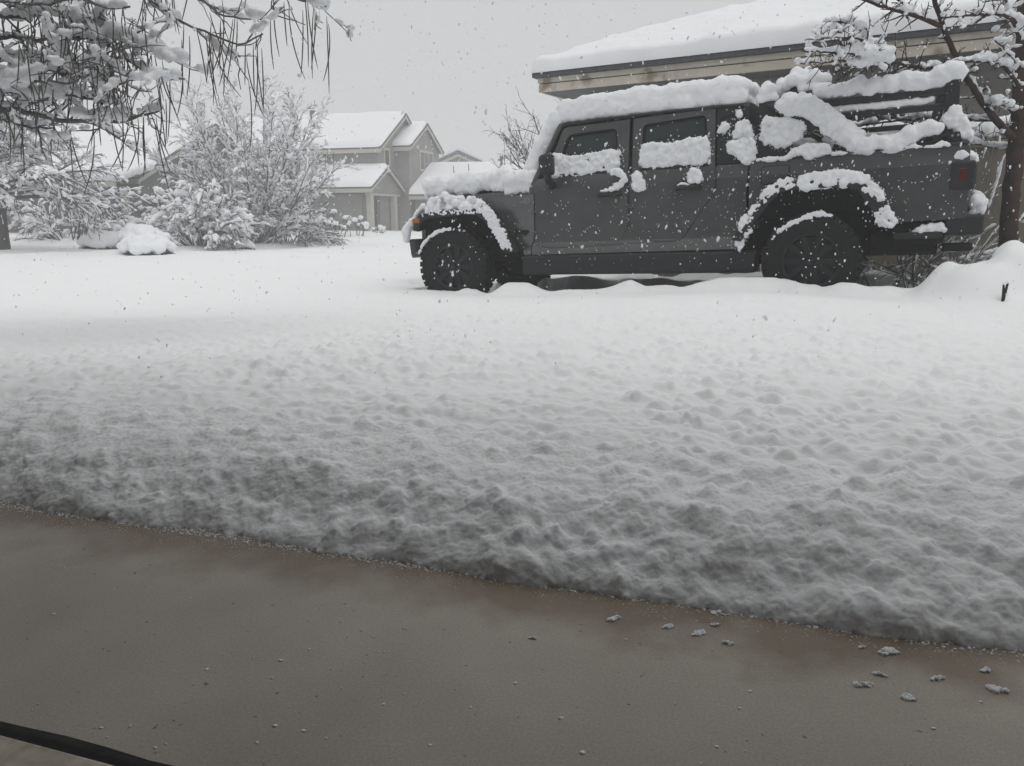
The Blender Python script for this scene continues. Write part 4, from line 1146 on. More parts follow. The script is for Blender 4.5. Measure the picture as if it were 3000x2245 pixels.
domed_shrub('domed_shrub', 'low snow covered shrub tucked by the arching bush, right side', 705, 728, 24.0, .42, .32, rg)
domed_shrub('domed_shrub', 'soft snow covered mound of shrub left of the two domes', 315, 722, 22.0, .70, .42, rg)
def clump_plant(name, label, px, py, Y, w, h, n, rg, group=None):
    b = at(px, py, Y); b[2] = float(base_z(b[0], b[1])) + .04
    root = empty(name, b); tag(root, label, 'plant', group)
    L = []; C = []; R = []
    for k in range(n):
        a = rg.uniform(0, 2 * math.pi); t = rg.uniform(0, .9)
        pts, r = limb((rg.normal(0, w * .2), rg.normal(0, w * .15), 0), (math.cos(a) * t, math.sin(a) * t, 1), h * rg.uniform(.6, 1.1), .016, .008, 4, .1, -.2, rg)
        L.append((pts, r)); C.append(pts[-1] + np.array([0, 0, .03])); R.append(np.array([.13, .13, .10]) * rg.uniform(.6, 1.2))
        for _ in range(7):
            q = pts[-1] + rg.normal(0, .07, 3); dd = norm(rg.normal(0, 1, 3)) * .11; L.append((np.array([pts[-2], q, q + dd - [0, 0, .05]]), np.array([.010, .014, .005])))
    tube_obj('stems', L, M['leaf'], root, 4); C = np.array(C); snow_blob('snow', C, np.array(R), M['snow_far'], root, .035, 2, .03, 9)['kind'] = 'stuff'
for i, (px, py, Y, w, h, n, lb) in enumerate(((905, 690, 35, 1.3, .7, 11, 'spiky low plant with snow tufts beside the big round tree'), (965, 686, 36, 1.5, 1.15, 12, 'tallest of the snow tufted plants along the house wall'), (1000, 690, 35, 1.3, .85, 11, 'snow tufted plant second from the porch post'), (1052, 690, 35.5, .9, .85, 6, 'small snow capped plant nearest the porch'), (1115, 684, 38, .7, .5, 6, 'little snow tufted plant at the foot of the porch post'))):
    clump_plant('snowy_plant', lb, px, py, Y, w, h, n, rg, 'plants along the house wall')

# bare tree behind the bonnet
b2 = at(1625, 600, 23.0); b2[2] = float(base_z(b2[0], b2[1]))
trunk = limb(b2, (0, 0, 1), 1.9, .11, .09, 4, .03, 0, rg); top = trunk[0][-1]
st = [(top - np.array([0, 0, rg.uniform(0, .8)]), (rg.uniform(-.95, .55), rg.uniform(-.4, .4), rg.uniform(.35, 1.0)), rg.uniform(1.7, 2.7), .034) for _ in range(15)]
L = grow(st, [dict(seg=7, wob=.06, trop=.25), dict(n=8, len=.36, ang=.6, wob=.1, trop=.15, seg=4, rr=.55, rmin=.011, t0=.2), dict(n=5, len=.5, ang=.7, wob=.12, trop=.1, seg=3, rr=.6, rmin=.008, t0=.1)], rg)
L[0].insert(0, trunk)
tree_from('bare_tree', 'bare twiggy tree rising behind the windscreen of the truck', 'tree', L, b2, M['bark_far'], M['snow_far'], .04, rg, 4, .1, 2.4, -.1, 1, kb=3, sizes=(.022, .045, .042))

# ------------------------------------------------------------------ ornamental tree at the right edge
def pxline(pts, Y0, Y1=None):
    Y1 = Y0 if Y1 is None else Y1; n = len(pts)
    return np.array([at(a, b, Y0 + (Y1 - Y0) * i / (n - 1)) for i, (a, b) in enumerate(pts)])
def smooth_line(P, step=.06):
    q, _ = resample(P, step)
    for _ in range(3): q[1:-1] = q[1:-1] * .5 + (q[:-2] + q[2:]) * .25
    return q
rg2 = np.random.default_rng(23)
def near_tree(root, lines, twigs, bark, rg, size_main, size_twig, tl=(.08, .25), patch=4., thr=-.4, up=.2, droop=0, trunk_n=1, wob=.10, lift=.5, second=1.2, vox=.0095):
    base = np.array(root.location)
    main = []; tw = []; tw2 = []
    for P, r0, r1 in lines:
        q = smooth_line(P); q[1:-1] += rg.normal(0, .004, (len(q) - 2, 3)); main.append((q, np.linspace(r0, r1, len(q))))
    for q, r in main[trunk_n:]:
        Lq = np.linalg.norm(np.diff(q, axis=0), axis=1).sum()
        for k in range(int(Lq * twigs)):
            i = rg.integers(1, len(q) - 1); ax = norm(q[min(i + 1, len(q) - 1)] - q[i - 1]); sd = norm(np.cross(ax, rg.normal(0, 1, 3)))
            d = norm(ax * .55 + sd + np.array([0, 0, up])); L_ = rg.uniform(*tl)
            t_ = limb(q[i], d, L_, min(.007, r[i] * .6), .0028, 5, wob, droop, rg); tw.append(t_)
            if rg.random() < second:
                for _ in range(rg.integers(1, 4)):
                    j = rg.integers(1, 5); d2 = norm(norm(t_[0][j] - t_[0][j - 1]) + rg.normal(0, .6, 3)); tw2.append(limb(t_[0][j], d2, L_ * rg.uniform(.2, .6), .0035, .002, 3, wob, droop, rg))
    sh = lambda ls: [(p - base, r) for p, r in ls]
    tube_obj('trunk', sh(main[:trunk_n]), bark, root, 12)
    tube_obj('branches', sh(main[trunk_n:]), bark, root, 7)
    tube_obj('twigs', sh(tw + tw2), bark, root, 4)['kind'] = 'stuff'
    sn = snow_on(main[trunk_n:], size_main, rg, .022, patch, thr, .75, lift, .15) + snow_on(tw, size_twig, rg, .02, patch * 1.3, thr + .05, .75, lift, .2) + snow_on(tw2, size_twig * .6, rg, .02, patch * 1.5, thr + .2, .75, lift, .2)
    C, R = [], []
    for p, r in sn:
        for q, rr_ in zip(p[1:-1] - base, r[1:-1]):
            C.append(q + rg.normal(0, 1, 3) * rr_ * np.array([.45, .45, .12])); R.append(rr_ * np.array([1.05, 1.05, .78]) * rg.uniform(.7, 1.2))
    o = snow_blob('snow', C, R, M['snow'], root, vox, 2, .006, 30, .006, 9); o['kind'] = 'stuff'
    return main, tw + tw2
tb_ = at(2952, 800, 7.0); tb_[2] = float(base_z(tb_[0], tb_[1])) + .1
rt = empty('ornamental_tree', tb_); tag(rt, 'slender red barked tree with snowy branches at the right edge', 'tree')
TY_ = 7.0
lines = [
    (pxline([(2950, 830), (2952, 740), (2960, 600), (2976, 430), (2992, 250), (3000, 60), (3008, -90), (3020, -300)], TY_), .078, .045),
    (pxline([(2980, 420), (2935, 370), (2905, 340), (2870, 290), (2838, 240), (2818, 205), (2790, 140), (2760, 72), (2736, 0), (2715, -80)], TY_, 6.6), .034, .016),
    (pxline([(2760, 80), (2690, 52), (2600, 22), (2490, -12), (2400, -40)], 6.65, 6.4), .016, .007),
    (pxline([(2690, 52), (2645, 15), (2610, -20)], 6.6, 6.5), .012, .007),
    (pxline([(2825, 215), (2770, 195), (2700, 200), (2640, 190), (2580, 150), (2540, 105), (2500, 70), (2440, 62)], 6.8, 6.3), .016, .006),
    (pxline([(2690, 200), (2620, 175), (2540, 190), (2500, 195)], 6.7, 6.4), .010, .005),
    (pxline([(2600, 165), (2530, 160), (2430, 155), (2350, 148)], 6.5, 6.2), .010, .005),
    (pxline([(2560, 130), (2500, 110), (2440, 110), (2405, 112)], 6.4, 6.1), .008, .004),
    (pxline([(2600, 170), (2480, 175), (2400, 185), (2330, 182)], 6.6, 6.4), .009, .004),
    (pxline([(2910, 350), (2830, 352), (2740, 345), (2650, 350), (2570, 362), (2500, 372)], 7.05, 7.5), .018, .006),
    (pxline([(2720, 348), (2650, 335), (2600, 340)], 7.2, 7.5), .008, .005),
    (pxline([(2992, 260), (2940, 190), (2900, 175), (2850, 185), (2800, 178)], 6.95, 6.6), .018, .007),
    (pxline([(3000, 90), (2950, 45), (2900, 40), (2840, 48), (2760, 52)], 6.95, 6.5), .016, .006),
    (pxline([(2998, 130), (2965, 60), (2940, -10), (2930, -60)], 6.95, 6.8), .018, .009),
    (pxline([(2985, 340), (2950, 320), (2925, 300), (2900, 310)], 7.0, 6.8), .012, .005),
    (pxline([(2975, 440), (2900, 430), (2830, 420)], 7.1, 7.3), .012, .006),
    (pxline([(2996, 200), (2960, 170), (2935, 130), (2915, 120)], 6.9, 6.7), .011, .005),
]
near_tree(rt, lines, 22, M['bark_red'], rg2, .036, .020, (.06, .22), 3.6, -.5, .1, 0, 1)

# arching shrub between truck and fence
sb = at(2740, 815, 7.75); sb[2] = float(base_z(sb[0], sb[1])) + .03
sr = empty('twiggy_shrub', sb); tag(sr, 'tangled twiggy shrub laden with snow behind the rear bumper', 'shrub')
st = []
for k in range(44):
    a = rg2.uniform(0, 2 * math.pi); ti = rg2.uniform(.1, 1.0); off = np.array([rg2.normal(0, .25), rg2.normal(0, .10), 0])
    st.append((sb + off, (math.cos(a) * math.sin(ti) + .15, math.sin(a) * math.sin(ti) * .4, math.cos(ti)), rg2.uniform(.55, 1.25), .010))
L = grow(st, [dict(seg=8, wob=.09, trop=-.5), dict(n=5, len=.35, ang=.6, wob=.1, trop=-.3, seg=4, rr=.5, rmin=.004, t0=.2), dict(n=2, len=.5, ang=.6, wob=.1, trop=-.2, seg=3, rr=.6, rmin=.003, t0=.2)], rg2)
sh = lambda ls: [(p - sb, r) for p, r in ls]
tube_obj('stems', sh(L[0]), M['bark'], sr, 6); tube_obj('branches', sh(L[1] + L[2]), M['bark'], sr, 4)['kind'] = 'stuff'
V, F = tubes(sh(snow_on(L[0], .016, rg2, .025, 4, -.25, .75) + snow_on(L[1], .014, rg2, .025, 5, -.3, .75) + snow_on(L[2], .010, rg2, .025, 5, -.1, .75)), 6, .95)
o = new_obj('snow', mesh_np('snow', V, F), M['snow'], sr, True); o['kind'] = 'stuff'
# upright wands at its right
wands = []
for k in range(9):
    a0 = (2850 + rg2.uniform(-20, 70), 620); wands.append(limb(at(a0[0], 640, 7.5), (rg2.uniform(-.1, .35), 0, 1), rg2.uniform(.5, .85), .006, .003, 6, .05, 0, rg2))
tube_obj('wands', sh(wands), M['bark'], sr, 5)
V, F = tubes(sh(snow_on(wands, .016, rg2, .03, 9, -.05, .35, .3)), 6, 1)
o = new_obj('wand_snow', mesh_np('wand_snow', V, F), M['snow'], sr, True); o['kind'] = 'stuff'

# forked stub sticking out of the mound
stb = at(2945, 846, 5.35); sk = empty('stake', stb); tag(sk, 'short dark forked stake poking out of the snow mound at the right', 'stake')
M['stake'] = mat('dark_stake', (.035, .03, .028), .8, .2)
tube_obj('prong', [([(-.008, 0, -.12), (-.009, 0, -.03), (-.013, .003, .030)], [.008, .009, .007])], M['stake'], sk, 7)
tube_obj('prong', [([(-.004, .004, -.12), (.005, .002, -.03), (.012, 0, .040)], [.007, .009, .008])], M['stake'], sk, 7)
snow_blob('snow_cap', [(-.012, 0, .034), (.011, 0, .044)], [(.016, .014, .010), (.014, .014, .010)], M['snow'], sk, .005, 2, .001, 60)

# ------------------------------------------------------------------ pod-hung tree, its branches reaching in at the top left
rg3 = np.random.default_rng(31)
cb = np.array([-4.9, 5.0, float(base_z(-4.9, 5.0)) + .1])
ct = empty('catalpa_tree', cb); tag(ct, 'tree with snowy branches and long hanging seed pods reaching in at the top left', 'tree')
ctop = np.array([-4.75, 4.9, 2.0])
def limb_from(pts, Y0, Y1, a=ctop):
    P = pxline(pts, Y0, Y1); return np.vstack([a, (a + P[0]) / 2 + np.array([0, 0, .12]), P])
clines = [
    (np.vstack([cb, cb + [.05, 0, .8], ctop, ctop + [.15, .1, .9], ctop + [.3, .2, 1.9]]), .14, .07),
    (limb_from([(-150, 300), (0, 318), (90, 328), (180, 358), (300, 350), (345, 362), (420, 335), (470, 318)], 4.9, 4.4), .036, .006),
    (limb_from([(-150, 240), (0, 258), (60, 275), (110, 292), (170, 282), (235, 275), (300, 305)], 4.9, 4.5), .030, .007),
    (limb_from([(-100, 180), (60, 175), (180, 215), (260, 235), (340, 240), (400, 200)], 5.0, 4.3), .022, .006),
    (limb_from([(-100, 110), (60, 110), (160, 120), (260, 105), (330, 130), (390, 190), (430, 222), (500, 232), (540, 232)], 4.8, 4.2), .022, .004),
    (limb_from([(-100, 40), (80, 50), (200, 35), (280, 75), (340, 105), (420, 125), (490, 165), (500, 180)], 4.7, 4.2), .020, .004),
    (limb_from([(-60, -60), (130, -10), (230, 30), (300, 90), (350, 170), (330, 240), (300, 290)], 4.6, 4.3), .018, .005),
    (limb_from([(100, -120), (350, -60), (450, 5), (500, 45), (560, 80), (640, 100), (700, 150), (770, 100)], 4.6, 4.2), .022, .004),
    (limb_from([(200, -160), (480, -80), (590, -10), (640, 45), (700, 60), (760, 45), (770, 60)], 4.6, 4.3), .018, .004),
    (limb_from([(300, -220), (600, -120), (800, -30), (870, 0), (930, 10), (955, 20)], 4.6, 4.3), .018, .004),
    (limb_from([(-100, 330), (0, 345), (80, 380), (160, 375)], 5.0, 4.8), .014, .005),
    (limb_from([(-120, 0), (40, 5), (120, 20), (220, -10), (330, 30), (380, 20)], 4.5, 4.2), .018, .005),
    (limb_from([(-150, 210), (0, 220), (90, 205), (180, 160), (230, 190)], 4.7, 4.4), .016, .005),
    (limb_from([(-150, 280), (20, 240), (120, 235), (210, 250), (260, 220)], 4.6, 4.3), .014, .005),
]
main, tw = near_tree(ct, clines, 16, M['bark'], rg3, .038, .023, (.12, .38), 3.0, -.5, .25, -.15, 1, .26, .45, 1.0, .0095)
# pods hang in bunches from twig tips
pods = []
tips = [t_[0][-1] for t_ in tw if -3.4 < t_[0][-1][0] < -1.2]
tips.sort(key=lambda p: -p[0])
pick = [tips[int(len(tips) * (rg3.random() ** 1.35))] for _ in range(95)]
bunch = [at(a, b, 4.3) for a, b in ((600, 95), (640, 110), (690, 130), (560, 90), (500, 180), (470, 235), (450, 330), (400, 345), (880, 20), (930, 30), (800, 0), (945, 15), (230, 40), (330, 60), (120, 60), (390, 100), (660, 60), (720, 110))]
for p in pick: pods.append((p, 1))
for p in bunch:
    for _ in range(rg3.integers(2, 5)): pods.append((p + rg3.normal(0, .05, 3), 1))
pl = []
for p, _ in pods:
    Lp = rg3.uniform(.20, .40); d = norm(np.array([rg3.normal(0, .09), rg3.normal(0, .09), -1])); cv = rg3.normal(0, .07, 3); cv[2] = 0
    t = np.linspace(0, 1, 8)[:, None]
    P = p + d * Lp * t + cv * (t ** 2) * Lp * 2
    pl.append((P - cb, np.interp(t[:, 0], [0, .15, .5, .9, 1], [.0014, .0028, .0036, .0028, .0012])))
for P, r in pl:
    V, F = tubes([(P, r)], 5); new_obj('seed_pod', mesh_np('seed_pod', V, F), M['pod'], ct, True)

# ------------------------------------------------------------------ snow lying on the truck
RS = np.random.default_rng(41)
def inpoly(p, poly):
    x, y = p; c = False; n = len(poly)
    for i in range(n):
        x1, y1 = poly[i]; x2, y2 = poly[i - 1]
        if (y1 > y) != (y2 > y) and x < (x2 - x1) * (y - y1) / (y2 - y1) + x1: c = not c
    return c
def fillpx(poly, w, r, n, wj=.02, edge=True):
    """balls inside an outline seen on the plane y = w of the truck"""
    xs_ = [p[0] for p in poly]; ys_ = [p[1] for p in poly]; C = []; R = []
    cx, cy = sum(xs_) / len(xs_), sum(ys_) / len(ys_)
    rp = r * 320
    while len(C) < n:
        p = (RS.uniform(min(xs_), max(xs_)), RS.uniform(min(ys_), max(ys_)))
        if inpoly(p, poly):
            f = min(1, .55 + .0 * rp); q = tinv(p[0] * .93 + cx * .07, p[1] * .93 + cy * .07, w + RS.uniform(-wj, wj)); C.append(q); R.append(r * RS.uniform(.6, 1.15) * np.array([1, .8, 1]))
    if edge:
        m_ = len(poly)
        for i in range(m_):
            a = np.array(poly[i], float); b = np.array(poly[(i + 1) % m_], float); k = max(1, int(np.linalg.norm(b - a) / (rp * .8)))
            for j in range(k):
                p = a + (b - a) * (j + RS.random() * .6) / k; p = p + (np.array([cx, cy]) - p) / (np.linalg.norm(p - [cx, cy]) + 1e-6) * rp * .75
                C.append(tinv(p[0], p[1], w + RS.uniform(-wj, wj) * .5)); R.append(r * RS.uniform(.55, .95) * np.array([1, .8, 1]))
    return C, R
def strippx(path, w, r, step=.5, jit=.25, wj=.01):
    P = np.array([tinv(a, b, w) for a, b in path]); q, t = resample(P, r if np.isscalar(r) and step is None else (r if np.isscalar(r) else min(r)) * step)
    rr_ = np.interp(t, np.linspace(0, 1, len(np.atleast_1d(r))), np.atleast_1d(r)) if not np.isscalar(r) else np.full(len(q), r)
    C = q + RS.normal(0, 1, q.shape) * rr_[:, None] * jit * np.array([1, .6, 1]); return list(C), [x * RS.uniform(.75, 1.15) * np.ones(3) for x in rr_]
def tsnow(name, CR, voxel=.013, sm=3, amp=.006, ns=28, amp2=0., ns2=8, label=None):
    o = snow_blob(name, np.array(CR[0]), np.array(CR[1]), M['snow'], truck, voxel, sm, amp, ns, amp2, ns2)
    return o
def join(*crs):
    C, R = [], []
    for c, r in crs: C += list(c); R += list(r)
    return C, R
# roof blanket
C, R = [], []
for x in np.arange(.66, 2.30, .085):
    for y in np.arange(-.60, .601, .10):
        e = min(1, (x - .56) / .12) * min(1, (2.40 - x) / .16)
        zt = np.interp(x, [.6, 1.2, 1.9, 2.3], [2.01, 2.015, 2.01, 1.965]) + .012 * RS.normal()
        ht = .085 + .02 * e
        C.append((x + RS.normal(0, .012), y + RS.normal(0, .012), zt - ht)); R.append((.105, .105, ht))
        C.append((x, y * 1.02, 1.80)); R.append((.10, .10, .075))
    C.append((x, .655, 1.83 + .01 * RS.normal())); R.append((.10, .062, .095)); C.append((x, .63, 1.90 + .01 * RS.normal())); R.append((.10, .07, .08))
tsnow('roof_snow', (C, R), .017, 4, .006, 22, .010, 5)
# windscreen
C, R = [], []
for t in np.linspace(0, 1, 12):
    for y in np.arange(-.60, .651, .10):
        C.append((2.345 + .345 * t + .02 * math.sin(t * 3), y + RS.normal(0, .01), 1.83 - .52 * t)); R.append((.10, .10, .11 + .02 * RS.random()))
tsnow('windscreen_snow', (C, R), .018, 4, .006, 20, .012, 5)
# bonnet
C, R = [], []
for x in np.arange(2.64, 4.0, .085):
    for y in np.arange(-.58, .601, .10):
        zt = np.interp(x, [2.6, 2.9, 3.3, 3.7, 3.95], [1.40, 1.365, 1.345, 1.315, 1.255]) + .012 * RS.normal()
        C.append((x, y, zt - .10)); R.append((.10, .10, .10)); 
    w_ = float(np.interp(x, [2.6, 3.3, 3.95], [.70, .66, .60]))
    dz = float(np.interp(x, [2.6, 2.70, 2.92, 2.98, 3.2, 3.6, 3.95], [1.14, 1.125, 1.135, 1.20, 1.185, 1.175, 1.17]))
    C.append((x, w_ - .01, dz + .09 + RS.normal(0, .012))); R.append((.09, .085, .10))
    C.append((x, w_ + .012, dz + .02 + RS.normal(0, .012))); R.append((.06, .05, .06))
tsnow('bonnet_snow', (C, R), .017, 3, .008, 24, .014, 6)
# near-side patches; every outline is a patch of its own
patches = [
 ('flare_snow', [(1238, 612), (1250, 596), (1272, 578), (1297, 566), (1318, 572), (1335, 588), (1352, 574), (1372, 584), (1390, 578), (1412, 590), (1434, 606), (1440, 622), (1380, 618), (1300, 618), (1240, 624)], .85, .040, 90, .07, .010),
 ('window_snow', [(1616, 453), (1641, 456), (1658, 464), (1698, 456), (1740, 448), (1789, 441), (1820, 442), (1816, 495), (1790, 502), (1751, 505), (1700, 511), (1656, 516), (1616, 517)], .775, .030, 150, .012, .010),
 ('window_snow', [(1875, 428), (1913, 422), (1966, 420), (2019, 407), (2074, 402), (2080, 432), (2078, 470), (2057, 485), (2030, 481), (1956, 487), (1892, 495), (1872, 481)], .775, .032, 240, .015, .010),
 ('pillar_snow', [(1860, 504), (1876, 510), (1890, 534), (1890, 553), (1867, 561), (1850, 544), (1850, 523)], .82, .028, 22, .015, .008),
 ('handle_snow', [(2023, 494), (2045, 492), (2061, 517), (2053, 534), (2022, 537), (2013, 525)], .835, .026, 22, .015, .008),
 ('quarter_snow', [(2140, 392), (2157, 367), (2180, 350), (2197, 365), (2209, 398), (2197, 407), (2157, 407)], .75, .032, 30, .02, .012),
 ('quarter_snow', [(2129, 417), (2165, 408), (2209, 405), (2218, 424), (2214, 470), (2188, 479), (2155, 460), (2131, 436)], .78, .034, 50, .02, .012),
 ('quarter_snow', [(2106, 375), (2118, 358), (2135, 364), (2136, 380), (2122, 390), (2108, 386)], .755, .022, 14, .012, .007),
 ('quarter_snow', [(2156, 330), (2166, 320), (2177, 328), (2176, 342), (2162, 346)], .735, .018, 10, .01, .006),
 ('rack_post_snow', [(2224, 300), (2221, 275), (2238, 247), (2262, 241), (2275, 256), (2275, 298)], .67, .040, 26, .03, .004),
 ('box_snow', [(2278, 256), (2307, 229), (2328, 212), (2350, 206), (2377, 201), (2404, 216), (2434, 240), (2406, 250), (2400, 262), (2318, 266), (2298, 284), (2278, 280)], .48, .055, 70, .16, .004),
 ('rack_side_snow', [(2226, 372), (2241, 347), (2273, 347), (2315, 343), (2347, 360), (2364, 372), (2353, 394), (2315, 423), (2298, 434), (2271, 430), (2250, 421), (2226, 413)], .755, .036, 80, .03, .014),
 ('rail_snow', [(2315, 444), (2339, 432), (2364, 423), (2411, 421), (2434, 432), (2436, 446), (2411, 453), (2383, 466), (2366, 470), (2353, 455)], .79, .026, 40, .02, .006),
 ('rack_end_snow', [(2766, 349), (2780, 320), (2802, 313), (2816, 331), (2832, 360), (2847, 386), (2847, 415), (2818, 420), (2789, 377)], .69, .040, 46, .03, .012),
 ('lamp_snow', [(2784, 472), (2786, 452), (2814, 440), (2858, 449), (2865, 474), (2821, 474)], .73, .032, 34, .06, .006),
 ('tailgate_snow', [(2850, 553), (2877, 575), (2887, 600), (2876, 628), (2833, 628), (2846, 606), (2850, 575)], .58, .036, 36, .08, .006),
 ('bumper_snow', [(2777, 631), (2792, 619), (2811, 614), (2829, 631)], .75, .018, 16, .04, .004),
 ('step_snow', [(2667, 688), (2689, 666), (2726, 657), (2767, 657), (2778, 675), (2751, 683)], .77, .024, 34, .03, .004),
 ('flare_snow', [(2336, 523), (2377, 509), (2416, 503), (2450, 498), (2488, 504), (2525, 508), (2551, 525), (2517, 545), (2464, 544), (2416, 548), (2355, 558), (2338, 548)], .90, .030, 100, .03, .007),
 ('flare_snow', [(2225, 584), (2235, 560), (2276, 531), (2319, 523), (2334, 528), (2332, 546), (2295, 555), (2266, 567), (2239, 596)], .90, .022, 80, .02, .009),
 ('flare_snow', [(2196, 625), (2203, 603), (2225, 595), (2227, 610), (2206, 632)], .915, .018, 18, .01, .008),
 ('flare_snow', [(2160, 673), (2164, 649), (2186, 630), (2208, 637), (2198, 685), (2181, 691)], .91, .024, 26, .01, .010),
 ('flare_snow', [(2150, 695), (2179, 695), (2181, 710), (2167, 738), (2155, 717)], .90, .018, 18, .01, .010),
 ('flare_snow', [(2520, 550), (2546, 528), (2571, 545), (2595, 579), (2585, 594), (2549, 581)], .91, .020, 46, .015, .008),
 ('flare_snow', [(2561, 625), (2578, 610), (2600, 606), (2616, 635), (2631, 649), (2604, 669), (2580, 659), (2561, 647)], .915, .024, 40, .015, .012),
]
for nm, poly, w, r, n, wj, amp in patches:
    tsnow(nm, fillpx(poly, w, r, n, wj), max(.009, min(.014, r * .4)), 2, amp, 34 if amp > .007 else 22)
strips = [
 ('handle_snow', [(1798, 508), (1803, 503), (1822, 512), (1832, 520), (1822, 538), (1800, 552), (1780, 558), (1758, 559)], .835, (.030, .028, .022, .024, .026, .022, .012, .012), .5, .008),
 ('handle_snow', [(1985, 544), (1998, 538), (2016, 541)], .84, (.010, .014, .010), .5, .004),
 ('nose_snow', [(1189, 702), (1191, 672), (1204, 655), (1222, 628), (1240, 604)], .84, (.040, .045, .030, .028, .035), .5, .006),
 ('tyre_snow', [(1227, 746), (1240, 714), (1262, 692), (1290, 677), (1330, 672), (1362, 678)], .895, (.010, .016, .018, .018, .014, .008), .5, .006),
 ('tyre_snow', [(2258, 706), (2285, 677), (2320, 652), (2360, 637), (2400, 627), (2435, 633)], .895, (.010, .018, .020, .020, .024, .014), .5, .006),
 ('beam_snow', [(2398, 272), (2450, 264), (2520, 258), (2600, 248), (2700, 237), (2765, 228), (2790, 212), (2796, 212)], .66, (.062, .060, .062, .064, .064, .068, .078, .07), .45, .004),
 ('beam_snow', [(2440, 322), (2500, 316), (2600, 307), (2722, 294)], .66, (.026, .030, .030, .028), .5, .003),
 ('diagonal_snow', [(2284, 312), (2312, 305), (2345, 303), (2378, 314), (2418, 346), (2455, 382), (2490, 412), (2530, 430)], .735, (.055, .075, .085, .085, .085, .085, .085, .075), .35, .006),
 ('rail_snow', [(2515, 432), (2560, 426), (2610, 416), (2660, 398), (2700, 384), (2738, 372), (2752, 376)], .75, (.070, .070, .072, .070, .062, .060, .050), .4, .005),
 ('rail_snow', [(2215, 470), (2260, 467), (2300, 465), (2330, 450)], .785, (.012, .018, .016, .024), .5, .005),
 ('rail_snow', [(2440, 453), (2460, 449), (2482, 449)], .79, (.014, .016, .008), .5, .004),
 ('rail_snow', [(2654, 434), (2670, 427), (2701, 431)], .785, (.010, .018, .008), .5, .003),
 ('rail_snow', [(2707, 431), (2736, 429), (2767, 420), (2784, 427)], .785, (.008, .012, .018, .010), .5, .003),
]
for nm, path, w, r, st_, amp in strips:
    tsnow(nm, strippx(path, w, r, st_, .18 if min(r) > .02 else .3), max(.007, min(.014, min(r) * .45)), 1 if min(r) > .04 else 2, amp * (1.7 if min(r) > .04 else 1), 30, .016 if min(r) > .04 else 0, 8)
# rough crust down the rear leg of the front flare
C, R = [], []
cpth = np.array([(1408, 612), (1430, 626), (1446, 655), (1464, 690), (1484, 728)], float)
for k in range(330):
    t = RS.random() ** .85; i = min(3, int(t * 4)); f = t * 4 - i; p = cpth[i] + (cpth[i + 1] - cpth[i]) * f
    p = p + np.array([RS.uniform(-14, 18), RS.uniform(-8, 8)]); C.append(tinv(p[0], p[1], .925 + RS.uniform(-.006, .006))); R.append(np.array([1, .9, 1]) * RS.uniform(.008, .017))
tsnow('flare_crust', (C, R), .007, 1, .005, 60)['kind'] = 'stuff'
C, R = [], []
for k in range(110):
    x = RS.uniform(1250, 1412); C.append(tinv(x, 622 - (x - 1250) * .05 + RS.uniform(-6, 10), .925)); R.append(np.ones(3) * RS.uniform(.006, .012))
tsnow('flare_crust', (C, R), .006, 1, .004, 60)['kind'] = 'stuff'
# thin spatter of stuck flakes on the paint and plastic
C, R = [], []
for nm, poly, w, r, n, wj, amp in patches:
    m_ = len(poly); cx, cy = np.mean([p[0] for p in poly]), np.mean([p[1] for p in poly])
    if nm in ('box_snow', 'rack_post_snow', 'tailgate_snow'): continue
    for k in range(int(14 + n * .5)):
        i = RS.integers(0, m_); f = RS.random(); p = np.array(poly[i]) * (1 - f) + np.array(poly[(i + 1) % m_]) * f
        p = p + (p - [cx, cy]) / (np.linalg.norm(p - [cx, cy]) + 1e-6) * RS.exponential(7); q = tinv(p[0], p[1], w - wj * .5 + .005); s_ = RS.uniform(.0025, .0085)
        C.append(q); R.append((s_, s_ * .7, s_ * RS.uniform(.8, 1.4)))
for k in range(420):
    p = (RS.uniform(1480, 2840), RS.uniform(500, 800)); q = tinv(p[0], p[1], .806); z_ = q[2]
    if not (.35 < z_ < 1.22) or (z_ < .72 and (q[0] < .65)) : continue
    C.append((q[0], wside(z_, q[0]) + .006 if z_ > .5 else .848, z_)); s_ = RS.uniform(.0025, .006); R.append((s_, s_ * .6, s_ * RS.uniform(.8, 1.6)))
o = new_obj('stuck_flakes', balls_mesh('stuck_flakes', C, R, 1, .3), M['flake'], truck, True); o['kind'] = 'stuff'

# ------------------------------------------------------------------ crumbs and clumps along the melting edge
RC = np.random.default_rng(51)
def edge_pt(x, s):      # x along the edge line in world x ; s = distance beyond the edge
    y = 1.522 + (s - x * EDGE_N[0]) / EDGE_N[1]; return x, y
dg = bpy.context.evaluated_depsgraph_get()
def drop(x, y):
    ok, loc, nrm, _ = ground.ray_cast(Vector((x, y, 3)), Vector((0, 0, -1))); return loc.z if ok else 0
C, R = [], []
for k in range(21000):
    x = RC.uniform(-2.05, 1.5); s = RC.exponential(.17) - .004 if RC.random() < .78 else RC.uniform(-.012, .07)
    if s > .42 * (.55 + .45 * RC.random()): continue
    xx, yy = edge_pt(x, s)
    xx += .03 * RC.normal(); zz = drop(xx, yy)
    if zz < -.004: continue
    big = min(1, .48 + max(s, 0) / .12) * (1 - .60 * max(s, 0) / .60); r = (.0032 + .0105 * RC.random() ** 2.4) * big
    C.append((xx, yy, zz - r * RC.uniform(-.1, .75))); R.append(np.array([1, 1, .85]) * r * RC.uniform(.8, 1.25, 3))
gx, gs = np.arange(-2.1, 1.56, .012), np.arange(-.05, .63, .012)
V = []
for x in gx:
    for s in gs:
        xx, yy = edge_pt(x, s); V.append((xx, yy, drop(xx, yy) + .0045 - .07 * float(sstep(.50, .56, s + .02 * math.sin(x * 9) + .012 * math.sin(x * 31))) - .03 * float(sstep(.0, -.04, s))))
